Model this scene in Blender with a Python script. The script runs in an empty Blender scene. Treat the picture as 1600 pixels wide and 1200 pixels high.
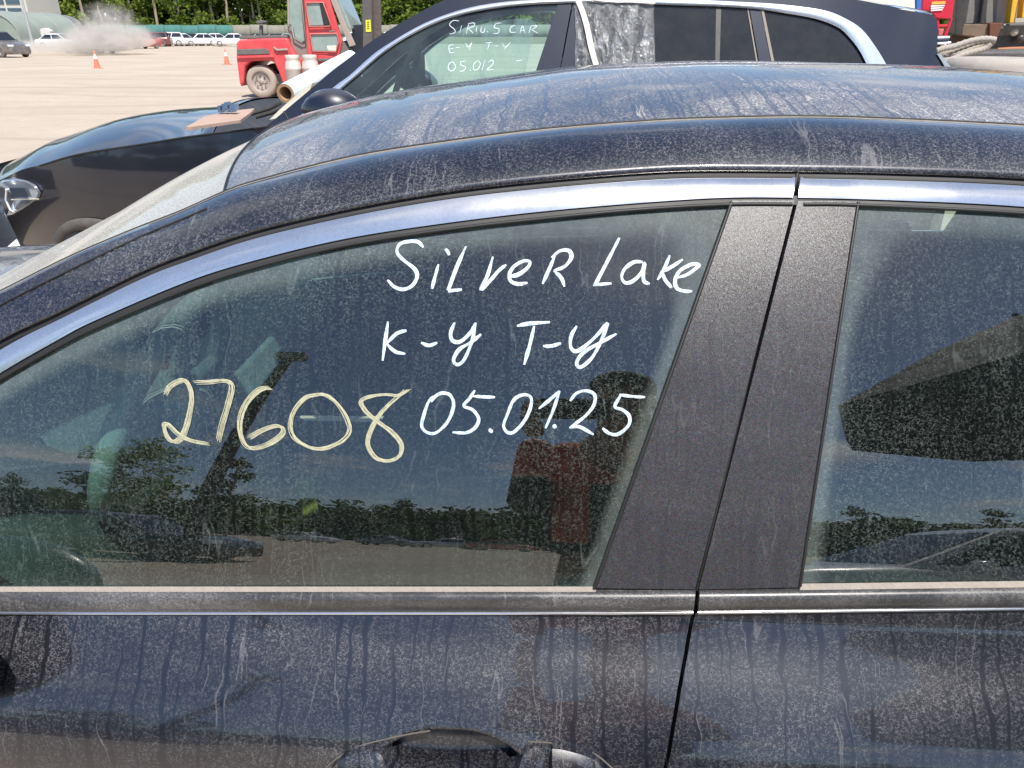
import bpy, bmesh, math, random
import numpy as np
from mathutils import Vector, Matrix, noise as mnoise
R = math.radians
random.seed(7)
S = bpy.context.scene

# ---------------------------------------------------------------- camera
CAM_H, PITCH, YAW, FPX = 1.55, R(25.25), R(3.0), 1164.0
cd = bpy.data.cameras.new('camera'); cam = bpy.data.objects.new('camera', cd); S.collection.objects.link(cam)
cd.sensor_width = 36; cd.lens = 36 * FPX / 1600; cd.clip_start = 0.02; cd.clip_end = 6000
cam.location = (0, 0, CAM_H); cam.rotation_euler = (R(90) - PITCH, 0, YAW)
S.camera = cam
FW = Vector((-math.sin(YAW) * math.cos(PITCH), math.cos(YAW) * math.cos(PITCH), -math.sin(PITCH)))
RT = Vector((math.cos(YAW), math.sin(YAW), 0)); UP = RT.cross(FW)

# ---------------------------------------------------------------- world, sun, exposure
SUN_DIR = Vector((0.2, -0.458, 0.866)).normalized()
W = bpy.data.worlds.new('World'); S.world = W; W.use_nodes = True
nt = W.node_tree; bg = nt.nodes['Background']
sky = nt.nodes.new('ShaderNodeTexSky'); sky.sky_type = 'NISHITA'; sky.sun_disc = False
sky.sun_elevation = math.asin(SUN_DIR.z); sky.sun_rotation = math.atan2(SUN_DIR.x, SUN_DIR.y)
sky.air_density = 1.0; sky.dust_density = 0.5; sky.ozone_density = 4.0
tcw = nt.nodes.new('ShaderNodeTexCoord'); sp = nt.nodes.new('ShaderNodeSeparateXYZ'); nt.links.new(tcw.outputs['Generated'], sp.inputs[0])
def wmath(op, a, b=None, clamp=False):
    n = nt.nodes.new('ShaderNodeMath'); n.operation = op; n.use_clamp = clamp
    for i, v in enumerate((a, b)):
        if v is None: continue
        if isinstance(v, (int, float)): n.inputs[i].default_value = v
        else: nt.links.new(v, n.inputs[i])
    return n.outputs[0]
zc = wmath('ADD', wmath('MAXIMUM', sp.outputs[2], 0.0), 0.14)
cx = nt.nodes.new('ShaderNodeCombineXYZ')
nt.links.new(wmath('DIVIDE', sp.outputs[0], zc), cx.inputs[0]); nt.links.new(wmath('DIVIDE', sp.outputs[1], zc), cx.inputs[1])
cn = nt.nodes.new('ShaderNodeTexNoise'); cn.inputs['Scale'].default_value = 1.3; cn.inputs['Detail'].default_value = 8; cn.inputs['Roughness'].default_value = 0.55
nt.links.new(cx.outputs[0], cn.inputs['Vector'])
cm = wmath('MULTIPLY', wmath('SUBTRACT', cn.outputs['Fac'], 0.535, True), 6.0, True)
mixc = nt.nodes.new('ShaderNodeMix'); mixc.data_type = 'RGBA'
nt.links.new(wmath('MULTIPLY', cm, 0.75), mixc.inputs[0]); nt.links.new(sky.outputs[0], mixc.inputs[6]); mixc.inputs[7].default_value = (9.5, 9.3, 9.0, 1)
nt.links.new(mixc.outputs[2], bg.inputs[0]); bg.inputs[1].default_value = 0.13
sl = bpy.data.lights.new('sun', 'SUN'); sl.energy = 4.4; sl.angle = R(0.55); sl.color = (1.0, 0.95, 0.88)
so = bpy.data.objects.new('sun', sl); S.collection.objects.link(so)
so.rotation_euler = SUN_DIR.to_track_quat('Z', 'Y').to_euler(); so.location = SUN_DIR * 50
S.view_settings.view_transform = 'Standard'; S.view_settings.look = 'None'; S.view_settings.gamma = 1
S.view_settings.use_curve_mapping = False; S.view_settings.exposure = 0.55
S.cycles.max_bounces = 10; S.cycles.transparent_max_bounces = 16; S.cycles.volume_bounces = 1
S.cycles.sample_clamp_indirect = 6.0

# ---------------------------------------------------------------- pixel rays (photograph is 1600 x 1200)
def ray(px, py): return FW * FPX + RT * (px - 800) + UP * (600 - py)
C0 = Vector((0, 0, CAM_H))
def at_y(px, py, y): d = ray(px, py); return C0 + d * (y / d.y)
def at_z(px, py, z=0): d = ray(px, py); return C0 + d * ((z - CAM_H) / d.z)

# ---------------------------------------------------------------- helpers: objects
def tag(o, label=None, cat=None, group=None, kind=None):
    if label: o['label'] = label
    if cat: o['category'] = cat
    if group: o['group'] = group
    if kind: o['kind'] = kind
    return o
def empty(name, loc=(0, 0, 0), rz=0, label=None, cat=None, group=None):
    o = bpy.data.objects.new(name, None); S.collection.objects.link(o); o.location = loc; o.rotation_euler = (0, 0, rz)
    o.empty_display_size = 0.2
    return tag(o, label, cat, group)
def copy_tree(o, parent=None):
    c = o.copy(); S.collection.objects.link(c); c.parent = parent
    for ch in [x for x in S.collection.objects if x.parent == o]: copy_tree(ch, c)
    return c
class MB:
    def __init__(s): s.v = []; s.f = []; s.sm = []
    def add(s, vs, fs, smooth=False):
        b = len(s.v); s.v += [tuple(v) for v in vs]; s.f += [tuple(b + i for i in f) for f in fs]; s.sm += [smooth] * len(fs); return s
    def box(s, c, d, M=None):
        hx, hy, hz = d[0] / 2, d[1] / 2, d[2] / 2
        vs = [Vector((x, y, z)) for x in (-hx, hx) for y in (-hy, hy) for z in (-hz, hz)]
        if M: vs = [M @ v for v in vs]
        c = Vector(c); vs = [v + c for v in vs]
        return s.add(vs, [(0, 1, 3, 2), (4, 6, 7, 5), (0, 4, 5, 1), (2, 3, 7, 6), (0, 2, 6, 4), (1, 5, 7, 3)])
    def prism(s, pts, off):
        """closed polygon pts (3-D) extruded by vector off"""
        n = len(pts); off = Vector(off); a = [Vector(p) for p in pts]; b = [p + off for p in a]
        fs = [tuple(range(n)), tuple(reversed(range(n, 2 * n)))] + [(i, i + n, (i + 1) % n + n, (i + 1) % n) for i in range(n)]
        return s.add(a + b, fs)
    def grid(s, rows, smooth=True, close=False):
        m = len(rows[0]); vs = [p for r in rows for p in r]; fs = []
        for i in range(len(rows) - 1):
            for j in range(m if close else m - 1):
                k = (j + 1) % m; fs.append((i * m + j, i * m + k, (i + 1) * m + k, (i + 1) * m + j))
        return s.add(vs, fs, smooth)
    def tube(s, path, r, n=8, cap=True, smooth=True):
        path = [Vector(p) for p in path]; rows = []; ref = None
        for i, p in enumerate(path):
            t = (path[min(i + 1, len(path) - 1)] - path[max(i - 1, 0)]).normalized()
            if ref is None: ref = Vector((0, 0, 1)) if abs(t.z) < 0.9 else Vector((1, 0, 0))
            u = t.cross(ref).normalized(); w = u.cross(t).normalized(); ref = w
            rr = r[i] if isinstance(r, (list, tuple)) else r
            rows.append([p + u * (rr * math.cos(a)) + w * (rr * math.sin(a)) for a in [2 * math.pi * k / n for k in range(n)]])
        s.grid(rows, smooth, True)
        if cap: s.add(rows[0], [tuple(range(n))]); s.add(rows[-1], [tuple(reversed(range(n)))])
        return s
    def lathe(s, prof, c, axis='z', n=20, smooth=True):
        rows = []; c = Vector(c)
        for r, h in prof:
            row = []
            for k in range(n):
                a = 2 * math.pi * k / n; x, y = r * math.cos(a), r * math.sin(a)
                row.append(c + (Vector((x, y, h)) if axis == 'z' else Vector((x, h, y)) if axis == 'y' else Vector((h, x, y))))
            rows.append(row)
        return s.grid(rows, smooth, True)
    def ball(s, c, r, n=12, m=8):
        r = r if isinstance(r, (tuple, list)) else (r, r, r)
        rows = [[Vector(c) + Vector((r[0] * math.sin(t) * math.cos(p), r[1] * math.sin(t) * math.sin(p), r[2] * math.cos(t))) for p in [2 * math.pi * k / n for k in range(n)]] for t in [math.pi * (0.001 + 0.998 * i / m) for i in range(m + 1)]]
        return s.grid(rows, True, True)
    def build(s, name, mat=None, parent=None, bevel=0, world=False, seg=2, recalc=True):
        me = bpy.data.meshes.new(name); me.from_pydata(s.v, [], s.f); me.polygons.foreach_set('use_smooth', s.sm); me.update()
        if recalc:
            bm = bmesh.new(); bm.from_mesh(me); bmesh.ops.recalc_face_normals(bm, faces=bm.faces); bm.to_mesh(me); bm.free()
        o = bpy.data.objects.new(name, me); S.collection.objects.link(o)
        if mat: me.materials.append(mat)
        if parent:
            o.parent = parent
            if world:      # vertices were given in world coordinates
                m = parent
                T = Matrix.Identity(4)
                while m: T = m.matrix_basis @ T; m = m.parent
                me.transform(T.inverted())
        if bevel:
            b = o.modifiers.new('bevel', 'BEVEL'); b.width = bevel; b.segments = seg; b.limit_method = 'ANGLE'; b.angle_limit = R(40); b.harden_normals = False
        return o
def catmull(pts, sub=6, closed=False):
    P = [Vector(p) for p in pts]; n = len(P); out = []
    rng = range(n if closed else n - 1)
    for i in rng:
        a, b, c, d = (P[(i - 1) % n] if closed or i > 0 else P[0] * 2 - P[1]), P[i], P[(i + 1) % n], (P[(i + 2) % n] if closed or i + 2 < n else P[-1] * 2 - P[-2])
        for k in range(sub):
            t = k / sub; out.append(0.5 * ((2 * b) + (c - a) * t + (2 * a - 5 * b + 4 * c - d) * t * t + (3 * b - a - 3 * c + d) * t ** 3))
    if not closed: out.append(P[-1])
    return out
class Line:
    """y as a smooth function of x through given pixel points"""
    def __init__(s, pts):
        c = catmull([(a, b, 0) for a, b in pts], 8); s.x = [p.x for p in c]; s.y = [p.y for p in c]
    def __call__(s, x): return float(np.interp(x, s.x, s.y))
    def cut(s, x0, x1, n): return [(x0 + (x1 - x0) * i / (n - 1), s(x0 + (x1 - x0) * i / (n - 1))) for i in range(n)]
def smooth(x, a, b):
    t = max(0.0, min(1.0, (x - a) / (b - a))); return t * t * (3 - 2 * t)

# ---------------------------------------------------------------- helpers: materials
class NB:
    def __init__(s, name):
        s.m = bpy.data.materials.new(name); s.m.use_nodes = True; s.t = s.m.node_tree; s.t.nodes.clear()
        s.out = s.t.nodes.new('ShaderNodeOutputMaterial')
    def n(s, kind, **kw):
        nd = s.t.nodes.new('ShaderNode' + kind)
        for k, v in kw.items():
            if k.startswith('_'): setattr(nd, k[1:], v)
            else: s.set(nd, k.replace('__', ' '), v)
        return nd
    def set(s, nd, key, v):
        inp = nd.inputs[key] if not key.startswith('#') else nd.inputs[int(key[1:])]
        if isinstance(v, bpy.types.NodeSocket): s.t.links.new(v, inp)
        else:
            if isinstance(v, tuple) and len(v) == 3 and inp.type == 'RGBA': v = (*v, 1)
            inp.default_value = v
    def math(s, op, a, b=0.0, clamp=False, c=None):
        nd = s.t.nodes.new('ShaderNodeMath'); nd.operation = op; nd.use_clamp = clamp
        s.set(nd, '#0', a); s.set(nd, '#1', b)
        if c is not None: s.set(nd, '#2', c)
        return nd.outputs[0]
    def mix(s, f, a, b):
        nd = s.t.nodes.new('ShaderNodeMix'); nd.data_type = 'RGBA'; s.set(nd, '#0', f)
        for i, v in ((6, a), (7, b)):
            if isinstance(v, bpy.types.NodeSocket): s.t.links.new(v, nd.inputs[i])
            else: nd.inputs[i].default_value = (*v, 1) if len(v) == 3 else v
        return nd.outputs[2]
    def mapr(s, v, a, b, c=0.0, d=1.0, smoothed=True):
        nd = s.t.nodes.new('ShaderNodeMapRange'); nd.interpolation_type = 'SMOOTHSTEP' if smoothed else 'LINEAR'
        s.set(nd, '#0', v)
        for i, x in ((1, a), (2, b), (3, c), (4, d)): nd.inputs[i].default_value = x
        return nd.outputs[0]
    def coord(s, scale=(1, 1, 1), kind='Object'):
        tc = s.n('TexCoord'); mp = s.n('Mapping'); s.t.links.new(tc.outputs[kind], mp.inputs[0]); mp.inputs['Scale'].default_value = scale
        return mp.outputs[0]
    def noise(s, scale, detail=3, rough=0.5, co=None, dist=0.0):
        nd = s.n('TexNoise', Scale=scale, Detail=detail, Roughness=rough, Distortion=dist)
        if co is not None: s.t.links.new(co, nd.inputs['Vector'])
        return nd.outputs['Fac']
    def bump(s, h, strength=0.2, dist=0.01):
        return s.n('Bump', Height=h, Strength=strength, Distance=dist).outputs[0]
    def done(s, sh, vol=None):
        if sh is not None: s.t.links.new(sh, s.out.inputs[0])
        if vol is not None: s.t.links.new(vol, s.out.inputs[1])
        return s.m
def PM(name, col, rough=0.5, metal=0.0, var=0.2, scale=6.0, dust=0.0, dcol=(0.42, 0.36, 0.29), bump=0.0, bscale=60, coat=0.0, emis=None, alpha=1.0, spec=0.5):
    """plain procedural material: tone varies, optional dust patches and fine relief"""
    b = NB(name); co = b.coord()
    nz = b.noise(scale, 5, 0.6, co)
    c = b.mix(b.math('MULTIPLY', nz, 1.0), tuple(x * (1 - var) for x in col), tuple(min(1, x * (1 + var)) for x in col))
    if dust:
        dm = b.mapr(b.noise(scale * 2.3, 6, 0.7, co), 0.3, 0.75, dust * 0.35, dust)
        c = b.mix(dm, c, dcol)
    p = b.n('BsdfPrincipled', Metallic=metal, Alpha=alpha)
    b.set(p, 'Base Color', c); b.set(p, 'Specular IOR Level', spec)
    b.set(p, 'Roughness', b.mapr(nz, 0.2, 0.8, max(0.02, rough * 0.85), min(1, rough * 1.15), False)); b.set(p, 'Coat Weight', coat)
    if bump: b.set(p, 'Normal', b.bump(b.noise(bscale, 4, 0.6, co), bump, 0.01))
    if emis: b.set(p, 'Emission Color', emis); b.set(p, 'Emission Strength', 1.0)
    return b.done(p.outputs[0])
def dirt_masks(b, sc=1.0, hz=1.0):
    """dried-mud craquelure, and the vertical runs the water left through it (object space, metres)"""
    co = b.coord((1, 1, 1))
    wn = b.n('TexNoise', Scale=170.0 * sc, Detail=1.0); b.t.links.new(co, wn.inputs['Vector'])
    wv = b.n('VectorMath', _operation='SCALE'); b.t.links.new(b.n('VectorMath', **{'_operation': 'SUBTRACT', '#0': wn.outputs['Color'], '#1': (0.5, 0.5, 0.5)}).outputs[0], wv.inputs[0]); wv.inputs['Scale'].default_value = 0.0052 / sc
    wc = b.n('VectorMath', **{'_operation': 'ADD', '#0': co, '#1': wv.outputs[0]}).outputs[0]
    st = b.n('VectorMath', **{'_operation': 'MULTIPLY', '#0': wc, '#1': (0.8, 1.0, 1.6 * hz)}).outputs[0]
    def cells(scale, width, cut):
        vo = b.n('TexVoronoi', _feature='DISTANCE_TO_EDGE', Scale=scale * sc); b.t.links.new(st, vo.inputs['Vector'])
        ln = b.mapr(vo.outputs['Distance'], width * 0.35, width, 1.0, 0.0)
        br = b.mapr(b.noise(280 * sc, 2, 0.6, co), cut, cut + 0.14)
        return b.math('MULTIPLY', ln, br)
    lines = b.math('MAXIMUM', cells(300, 0.10, 0.40), b.math('MULTIPLY', cells(150, 0.035, 0.50), 0.8))
    # runs: ridges of a noise stretched down the panel
    w2 = b.n('TexNoise', Scale=22.0, Detail=2.0); b.t.links.new(co, w2.inputs['Vector'])
    sx = b.n('SeparateXYZ'); b.t.links.new(co, sx.inputs[0])
    x2 = b.math('ADD', sx.outputs[0], b.math('MULTIPLY', b.math('SUBTRACT', w2.outputs['Fac'], 0.5), 0.022))
    def runs(xs, zs, off, w):
        cb = b.n('CombineXYZ'); b.set(cb, '#0', b.math('MULTIPLY', x2, xs)); b.set(cb, '#1', off); b.set(cb, '#2', b.math('MULTIPLY', sx.outputs[2], zs))
        f = b.noise(1.0, 1, 0.5, cb.outputs[0])
        return f
    r1 = runs(120, 4.5, 0.0, 0); dark = b.mapr(r1, 0.36, 0.44, 1.0, 0.0)
    r2 = runs(48, 5.0, 7.3, 0); edge = b.mapr(b.math('ABSOLUTE', b.math('SUBTRACT', r2, 0.5)), 0.002, 0.014, 1.0, 0.0)
    edge = b.math('MULTIPLY', edge, b.mapr(b.noise(14, 2, 0.5, co), 0.52, 0.62))
    big = b.mapr(b.noise(5.5, 4, 0.6, co), 0.3, 0.7)
    return co, lines, dark, edge, big
DUST = (0.44, 0.42, 0.41)
def dusty_paint(name, base=(0.006, 0.009, 0.02), metal=0.35, film=0.06, line=0.5, run=0.7, flake=0.0, rough=0.3, coat=1.0, sc=1.0, dust=DUST, cfall=1.1):
    b = NB(name); co, lines, dark, edge, big = dirt_masks(b, sc)
    fine = b.noise(700, 2, 0.7, co)
    keep = b.math('SUBTRACT', 1.0, b.math('MULTIPLY', dark, run))
    lm = b.math('MULTIPLY', b.math('MULTIPLY', lines, b.mapr(big, 0.0, 1.0, 0.55 * line, line, False)), keep)
    smear = b.mapr(b.noise(2.2, 5, 0.65, b.coord((1.0, 1.0, 2.6)), 1.5), 0.38, 0.68, 0.35, 2.1)
    fm = b.math('MULTIPLY', b.math('MULTIPLY', b.mapr(fine, 0.3, 0.75, 0.3 * film, 1.5 * film), smear), b.mapr(keep, 0.0, 1.0, 0.3, 1.0, False))
    lm = b.math('MULTIPLY', lm, b.mapr(smear, 0.35, 2.1, 0.6, 1.25, False))
    m = b.math('ADD', b.math('ADD', lm, fm), b.math('MULTIPLY', edge, line * 0.55), True)
    p = b.n('BsdfPrincipled'); b.set(p, 'Base Color', b.mix(m, base, dust)); b.set(p, 'Metallic', b.math('MULTIPLY', b.math('SUBTRACT', 1.0, m), metal))
    b.set(p, 'Roughness', b.mapr(m, 0.0, 0.6, rough, 0.9, False)); b.set(p, 'Coat Weight', b.math('MULTIPLY', b.math('SUBTRACT', 1.0, b.math('MULTIPLY', m, cfall), True), coat)); b.set(p, 'Coat Roughness', 0.035)
    b.set(p, 'Normal', b.bump(m, 0.12, 0.0006))
    if flake:
        b.set(p, 'Specular IOR Level', 0.26)
        vo = b.n('TexVoronoi', Scale=2000.0); b.t.links.new(co, vo.inputs['Vector'])
        b.set(p, 'Base Color', b.mix(b.math('MULTIPLY', m, 1.0), b.mix(0.05, base, vo.outputs['Color']), dust))
        nm = b.n('VectorMath', **{'_operation': 'SCALE'}); b.t.links.new(b.n('VectorMath', **{'_operation': 'SUBTRACT', '#0': vo.outputs['Color'], '#1': (0.5, 0.5, 0.5)}).outputs[0], nm.inputs[0]); nm.inputs['Scale'].default_value = flake
        ge = b.n('NewGeometry'); ad = b.n('VectorMath', **{'_operation': 'ADD', '#0': ge.outputs['Normal'], '#1': nm.outputs[0]})
        b.set(p, 'Normal', b.n('VectorMath', **{'_operation': 'NORMALIZE', '#0': ad.outputs[0]}).outputs[0])
    return b.done(p.outputs[0])
def car_glass(name, tint=(0.50, 0.68, 0.60), film=0.009, line=0.135, run=0.75, edge_attr=False, gain=2.35, sc=1.0, clean=0.0, dust=(0.42, 0.5, 0.45)):
    b = NB(name); co, lines, dark, edge, big = dirt_masks(b, sc)
    keep = b.math('SUBTRACT', 1.0, b.math('MULTIPLY', dark, run))
    lm = b.math('MULTIPLY', b.math('MULTIPLY', lines, keep), b.mapr(big, 0, 1, 0.35 * line, line, False))
    fm = b.math('MULTIPLY', b.mapr(b.noise(500, 2, 0.7, co), 0.3, 0.7, 0.5, 1.4), film)
    m = b.math('ADD', lm, b.math('ADD', fm, b.math('MULTIPLY', edge, line * 0.5)))
    if edge_attr:
        at = b.n('Attribute', _attribute_name='edge'); ea = b.math('MULTIPLY', at.outputs['Fac'], b.mapr(b.noise(60, 4, 0.7, co), 0.25, 0.75, 0.75, 1.15))
        m = b.math('ADD', m, b.math('MULTIPLY', ea, 0.13))
    m = b.math('MINIMUM', m, 0.95)
    fr = b.n('Fresnel'); b.set(fr, 'IOR', b.math('SUBTRACT', 1.5, b.math('MULTIPLY', b.n('NewGeometry').outputs['Backfacing'], 0.8333)))
    trn = b.n('BsdfTransparent', Color=tint); gl = b.n('BsdfGlossy', Roughness=0.0, Color=(1, 1, 1)); df = b.n('BsdfDiffuse', Color=dust)
    a = b.n('MixShader'); b.set(a, '#0', b.math('MULTIPLY', fr.outputs[0], gain, True)); b.set(a, '#1', trn.outputs[0]); b.set(a, '#2', gl.outputs[0])
    c = b.n('MixShader'); b.set(c, '#0', m); b.set(c, '#1', a.outputs[0]); b.set(c, '#2', df.outputs[0])
    return b.done(c.outputs[0])
black_plastic = PM('black_plastic', (0.02, 0.02, 0.02), 0.45, dust=0.12)
rubber = PM('rubber', (0.009, 0.009, 0.009), 0.55, dust=0.02)
tyre_m = PM('tyre_rubber', (0.03, 0.03, 0.03), 0.85, dust=0.5)
rim_m = PM('rim_alloy', (0.45, 0.45, 0.46), 0.35, 0.8, dust=0.3)
# ================================================================ ground
b = NB('dirt_ground'); co = b.coord()
n1 = b.noise(0.25, 6, 0.6, co); n2 = b.noise(3.0, 8, 0.7, co); n3 = b.noise(40, 4, 0.7, co)
tr = b.n('TexNoise', Scale=1.0, Detail=3.0); mp = b.coord((0.05, 1.3, 1)); b.t.links.new(mp, tr.inputs['Vector'])
c = b.mix(b.mapr(n1, 0.3, 0.7), (0.42, 0.345, 0.265), (0.50, 0.415, 0.325)); c = b.mix(b.mapr(n2, 0.35, 0.75, 0, 0.5), c, (0.36, 0.295, 0.22))
c = b.mix(b.mapr(tr.outputs['Fac'], 0.55, 0.72, 0, 0.45), c, (0.29, 0.24, 0.18))
vo = b.n('TexVoronoi', Scale=2.2); b.t.links.new(co, vo.inputs['Vector'])
c = b.mix(b.mapr(vo.outputs['Distance'], 0.02, 0.06, 0.7, 0.0), c, (0.24, 0.2, 0.16))
wv_ = b.n('TexWave', _wave_type='BANDS', _bands_direction='Y', Scale=0.11, Distortion=16.0, Detail=3.0); wv_.inputs['Detail Scale'].default_value = 0.5; b.t.links.new(co, wv_.inputs['Vector'])
tread = b.n('TexWave', _bands_direction='X', Scale=3.5, Distortion=1.0); b.t.links.new(co, tread.inputs['Vector'])
trk = b.math('MULTIPLY', b.mapr(wv_.outputs['Fac'], 0.80, 0.94), b.mapr(b.noise(0.12, 3, 0.5, co), 0.42, 0.58))
c = b.mix(b.math('MULTIPLY', trk, b.math('ADD', 0.12, b.math('MULTIPLY', tread.outputs['Fac'], 0.3))), c, (0.27, 0.22, 0.17))
c = b.mix(b.mapr(b.noise(9, 3, 0.8, co), 0.66, 0.74, 0, 0.6), c, (0.22, 0.18, 0.14))
p = b.n('BsdfPrincipled', Roughness=0.95); b.set(p, 'Base Color', c)
b.set(p, 'Normal', b.bump(b.math('ADD', n2, b.math('MULTIPLY', n3, 0.4)), 0.5, 0.06))
ground_m = b.done(p.outputs[0])
rows = []
def gz(x, y): return 0.035 * mnoise.noise(Vector((x * 0.15, y * 0.4, 0))) if -60 < y < 60 and abs(x) < 60 and not -4 < y < 8 else 0.0
ys = [-3000, -800, -300, -150] + list(np.linspace(-100, 100, 141)) + [150, 300, 800, 3000]
xs = [-3000, -800, -300, -150] + list(np.linspace(-100, 100, 101)) + [150, 300, 800, 3000]
g = MB().grid([[(x, y, gz(x, y)) for x in xs] for y in ys]); go = g.build('ground', ground_m)
tag(go, kind='structure')

# ================================================================ SEDAN (foreground)
YC = 1.50                         # centre plane
zt, yt = [], []
def arc_pts():
    t = R(16.4); Cc = (1.8158, 0.6490); pts = []
    for i in range(41):
        a = t + (R(37.2) - t) * i / 40; pts.append((Cc[1] + 1.21 * math.sin(a), Cc[0] - 1.21 * math.cos(a)))
    z, y = pts[-1]; a = R(37.2)
    for i in range(40):
        a = min(a + R(1.3), R(66)); z += 0.006 * math.cos(a); y += 0.006 * math.sin(a); pts.append((z, y))
    return pts
upper = arc_pts()
def aof(py): return PITCH + math.atan((py - 600) / FPX)
TT = [(918, 15), (958, 16), (962, 31), (985, 37), (1020, 42), (1050, 43), (1080, 41.5), (1120, 39), (1150, 34.5), (1185, 26.5), (1230, 17), (1270, 9), (1330, 3), (1420, 0)]
low = []; y, z = 0.655, 0.9906
for i in range(1, 251):
    py = 917.5 + i * 2; t = R(float(np.interp(py, [a for a, _ in TT], [q for _, q in TT])))
    ta = math.tan(aof(py)); # z = H - y*ta ; y' = y + (z'-z)*tan t
    y2 = (y + (CAM_H - z) * math.tan(t)) / (1 + ta * math.tan(t)); z2 = CAM_H - y2 * ta
    y, z = y2, z2; low.append((z, y))
while z > 0.42: z -= 0.01; low.append((z, y))
for k in range(25): z -= 0.01; y += 0.0035 * min(1, k / 6); low.append((z, y))
allp = sorted(low + upper); PZ = np.array([p[0] for p in allp]); PY = np.array([p[1] for p in allp])
_UZ = np.arange(0.0, 1.7, 0.0005); _UY = np.interp(_UZ, PZ, PY).tolist()
def prof(z):
    q = z * 2000.0; i = int(q)
    if i < 0: return _UY[0]
    if i >= len(_UY) - 1: return _UY[-1]
    q -= i; return _UY[i] * (1 - q) + _UY[i + 1] * q
def gx(x): return 0.02 * (x - 0.2) ** 2 + 0.05 * max(0.0, -x - 1.25) ** 2 + 0.05 * max(0.0, x - 1.4) ** 2
def surf_hit(px, py, off, pf, gf, y0, y1):
    d = ray(px, py); dx, dz = d.x / d.y, d.z / d.y
    f = lambda y: y - pf(CAM_H + dz * y) - gf(dx * y) + off
    lo, hi = y0, y1; fl, fh = f(lo), f(hi); side = 0
    if fl * fh > 0: return Vector((dx * y1, y1, CAM_H + dz * y1))
    for _ in range(40):
        m = (fl * hi - fh * lo) / (fl - fh); fm = f(m)
        if abs(fm) < 1e-7 or hi - lo < 1e-7: break
        if fm * fh > 0:
            hi, fh = m, fm
            if side == -1: fl /= 2
            side = -1
        else:
            lo, fl = m, fm
            if side == 1: fh /= 2
            side = 1
    return Vector((dx * m, m, CAM_H + dz * m))
def hit(px, py, off=0.0): return surf_hit(px, py, off, prof, gx, 0.2, 4.0)
def mir(p): return Vector((p[0], 2 * YC - p[1], p[2]))
def snorm(p):
    e = 0.004; ty = (prof(p[2] + e) - prof(p[2] - e)) / (2 * e); tx = (gx(p[0] + e) - gx(p[0] - e)) / (2 * e)
    return Vector((tx, -1, ty)).normalized()
def patch(top, bot, nv, off=0.0, lip=0.0, offf=None):
    """grid between two pixel polylines of equal length, on the body side surface"""
    rows = []
    for j in range(nv + 1):
        v = j / nv; rows.append([hit(a[0] + (c[0] - a[0]) * v, a[1] + (c[1] - a[1]) * v, offf(i / (len(top) - 1), v) if offf else off) for i, (a, c) in enumerate(zip(top, bot))])
    mb = MB().grid(rows)
    if lip:
        ring = rows[0] + [r[-1] for r in rows[1:]] + rows[-1][::-1][1:] + [r[0] for r in rows[::-1]][1:-1]
        inner = [p + Vector((0, lip, 0)) for p in ring]; mb.grid([ring, inner], False, True)
    return mb
def dup_mb(mb):
    m = MB(); m.v = [tuple(mir(v)) for v in mb.v]; m.f = [tuple(reversed(f)) for f in mb.f]; m.sm = list(mb.sm); return m
def both(mb, name, mat, parent, far_parent=None, **kw):
    a = mb.build(name, mat, parent, world=True, **kw); c = dup_mb(mb).build(name, mat, far_parent or parent, world=True, **kw); return a, c
def seg(p, q, n): return [(p[0] + (q[0] - p[0]) * i / (n - 1), p[1] + (q[1] - p[1]) * i / (n - 1)) for i in range(n)]

paint = dusty_paint('sedan_navy_paint', base=(0.0035, 0.0045, 0.009), metal=0.0, film=0.018, line=0.19, run=0.95)
rail_paint = dusty_paint('sedan_rail_paint', base=(0.0035, 0.0045, 0.009), metal=0.0, film=0.018, line=0.27, run=0.4)
roof_paint = dusty_paint('sedan_roof_paint', base=(0.006, 0.009, 0.018), metal=0.1, film=0.20, line=0.75, run=0.6, sc=0.8, cfall=2.0)
pillar_paint = dusty_paint('pillar_trim_dusty', base=(0.010, 0.009, 0.013), metal=0.0, film=0.012, line=0.08, run=0.8, flake=0.18, rough=0.34, coat=0.0)
belt_m = dusty_paint('belt_trim_plastic', base=(0.03, 0.03, 0.03), metal=0.2, film=0.11, line=0.2, run=0.2, rough=0.26, coat=0.15)
seam_m = PM('seam_dirt', (0.06, 0.055, 0.05), 0.85, dust=0.15, scale=40)
seal_m = PM('dusty_seal', (0.24, 0.21, 0.18), 0.9, dust=0.35, scale=40, bump=0.3, bscale=200)
b = NB('satin_chrome'); co = b.coord(); nz = b.noise(260, 3, 0.7, co); n9 = b.noise(9, 4, 0.6, co)
p = b.n('BsdfPrincipled', Metallic=0.9); dm = b.mapr(nz, 0.42, 0.75, 0.02, 0.30); b.set(p, 'Base Color', b.mix(dm, (0.72, 0.71, 0.70), (0.45, 0.43, 0.40)))
b.set(p, 'Roughness', b.mapr(n9, 0.3, 0.7, 0.12, 0.2)); b.set(p, 'Coat Weight', 1.0); b.set(p, 'Coat Roughness', 0.09); chrome_m = b.done(p.outputs[0])
dark_in = PM('interior_black', (0.012, 0.012, 0.013), 0.7, dust=0.05)
grey_in = PM('interior_grey', (0.10, 0.11, 0.11), 0.6)
glass_f = car_glass('front_window_glass', edge_attr=True)
glass_w = car_glass('windscreen_glass', tint=(0.45, 0.55, 0.5), film=0.62, line=0.15, gain=1.0, dust=(0.50, 0.48, 0.43))

sedan = empty('sedan', (0.2, YC, 0), 0, 'dusty dark navy sedan filling the foreground, hand-painted lettering on its front side window', 'car')

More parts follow.
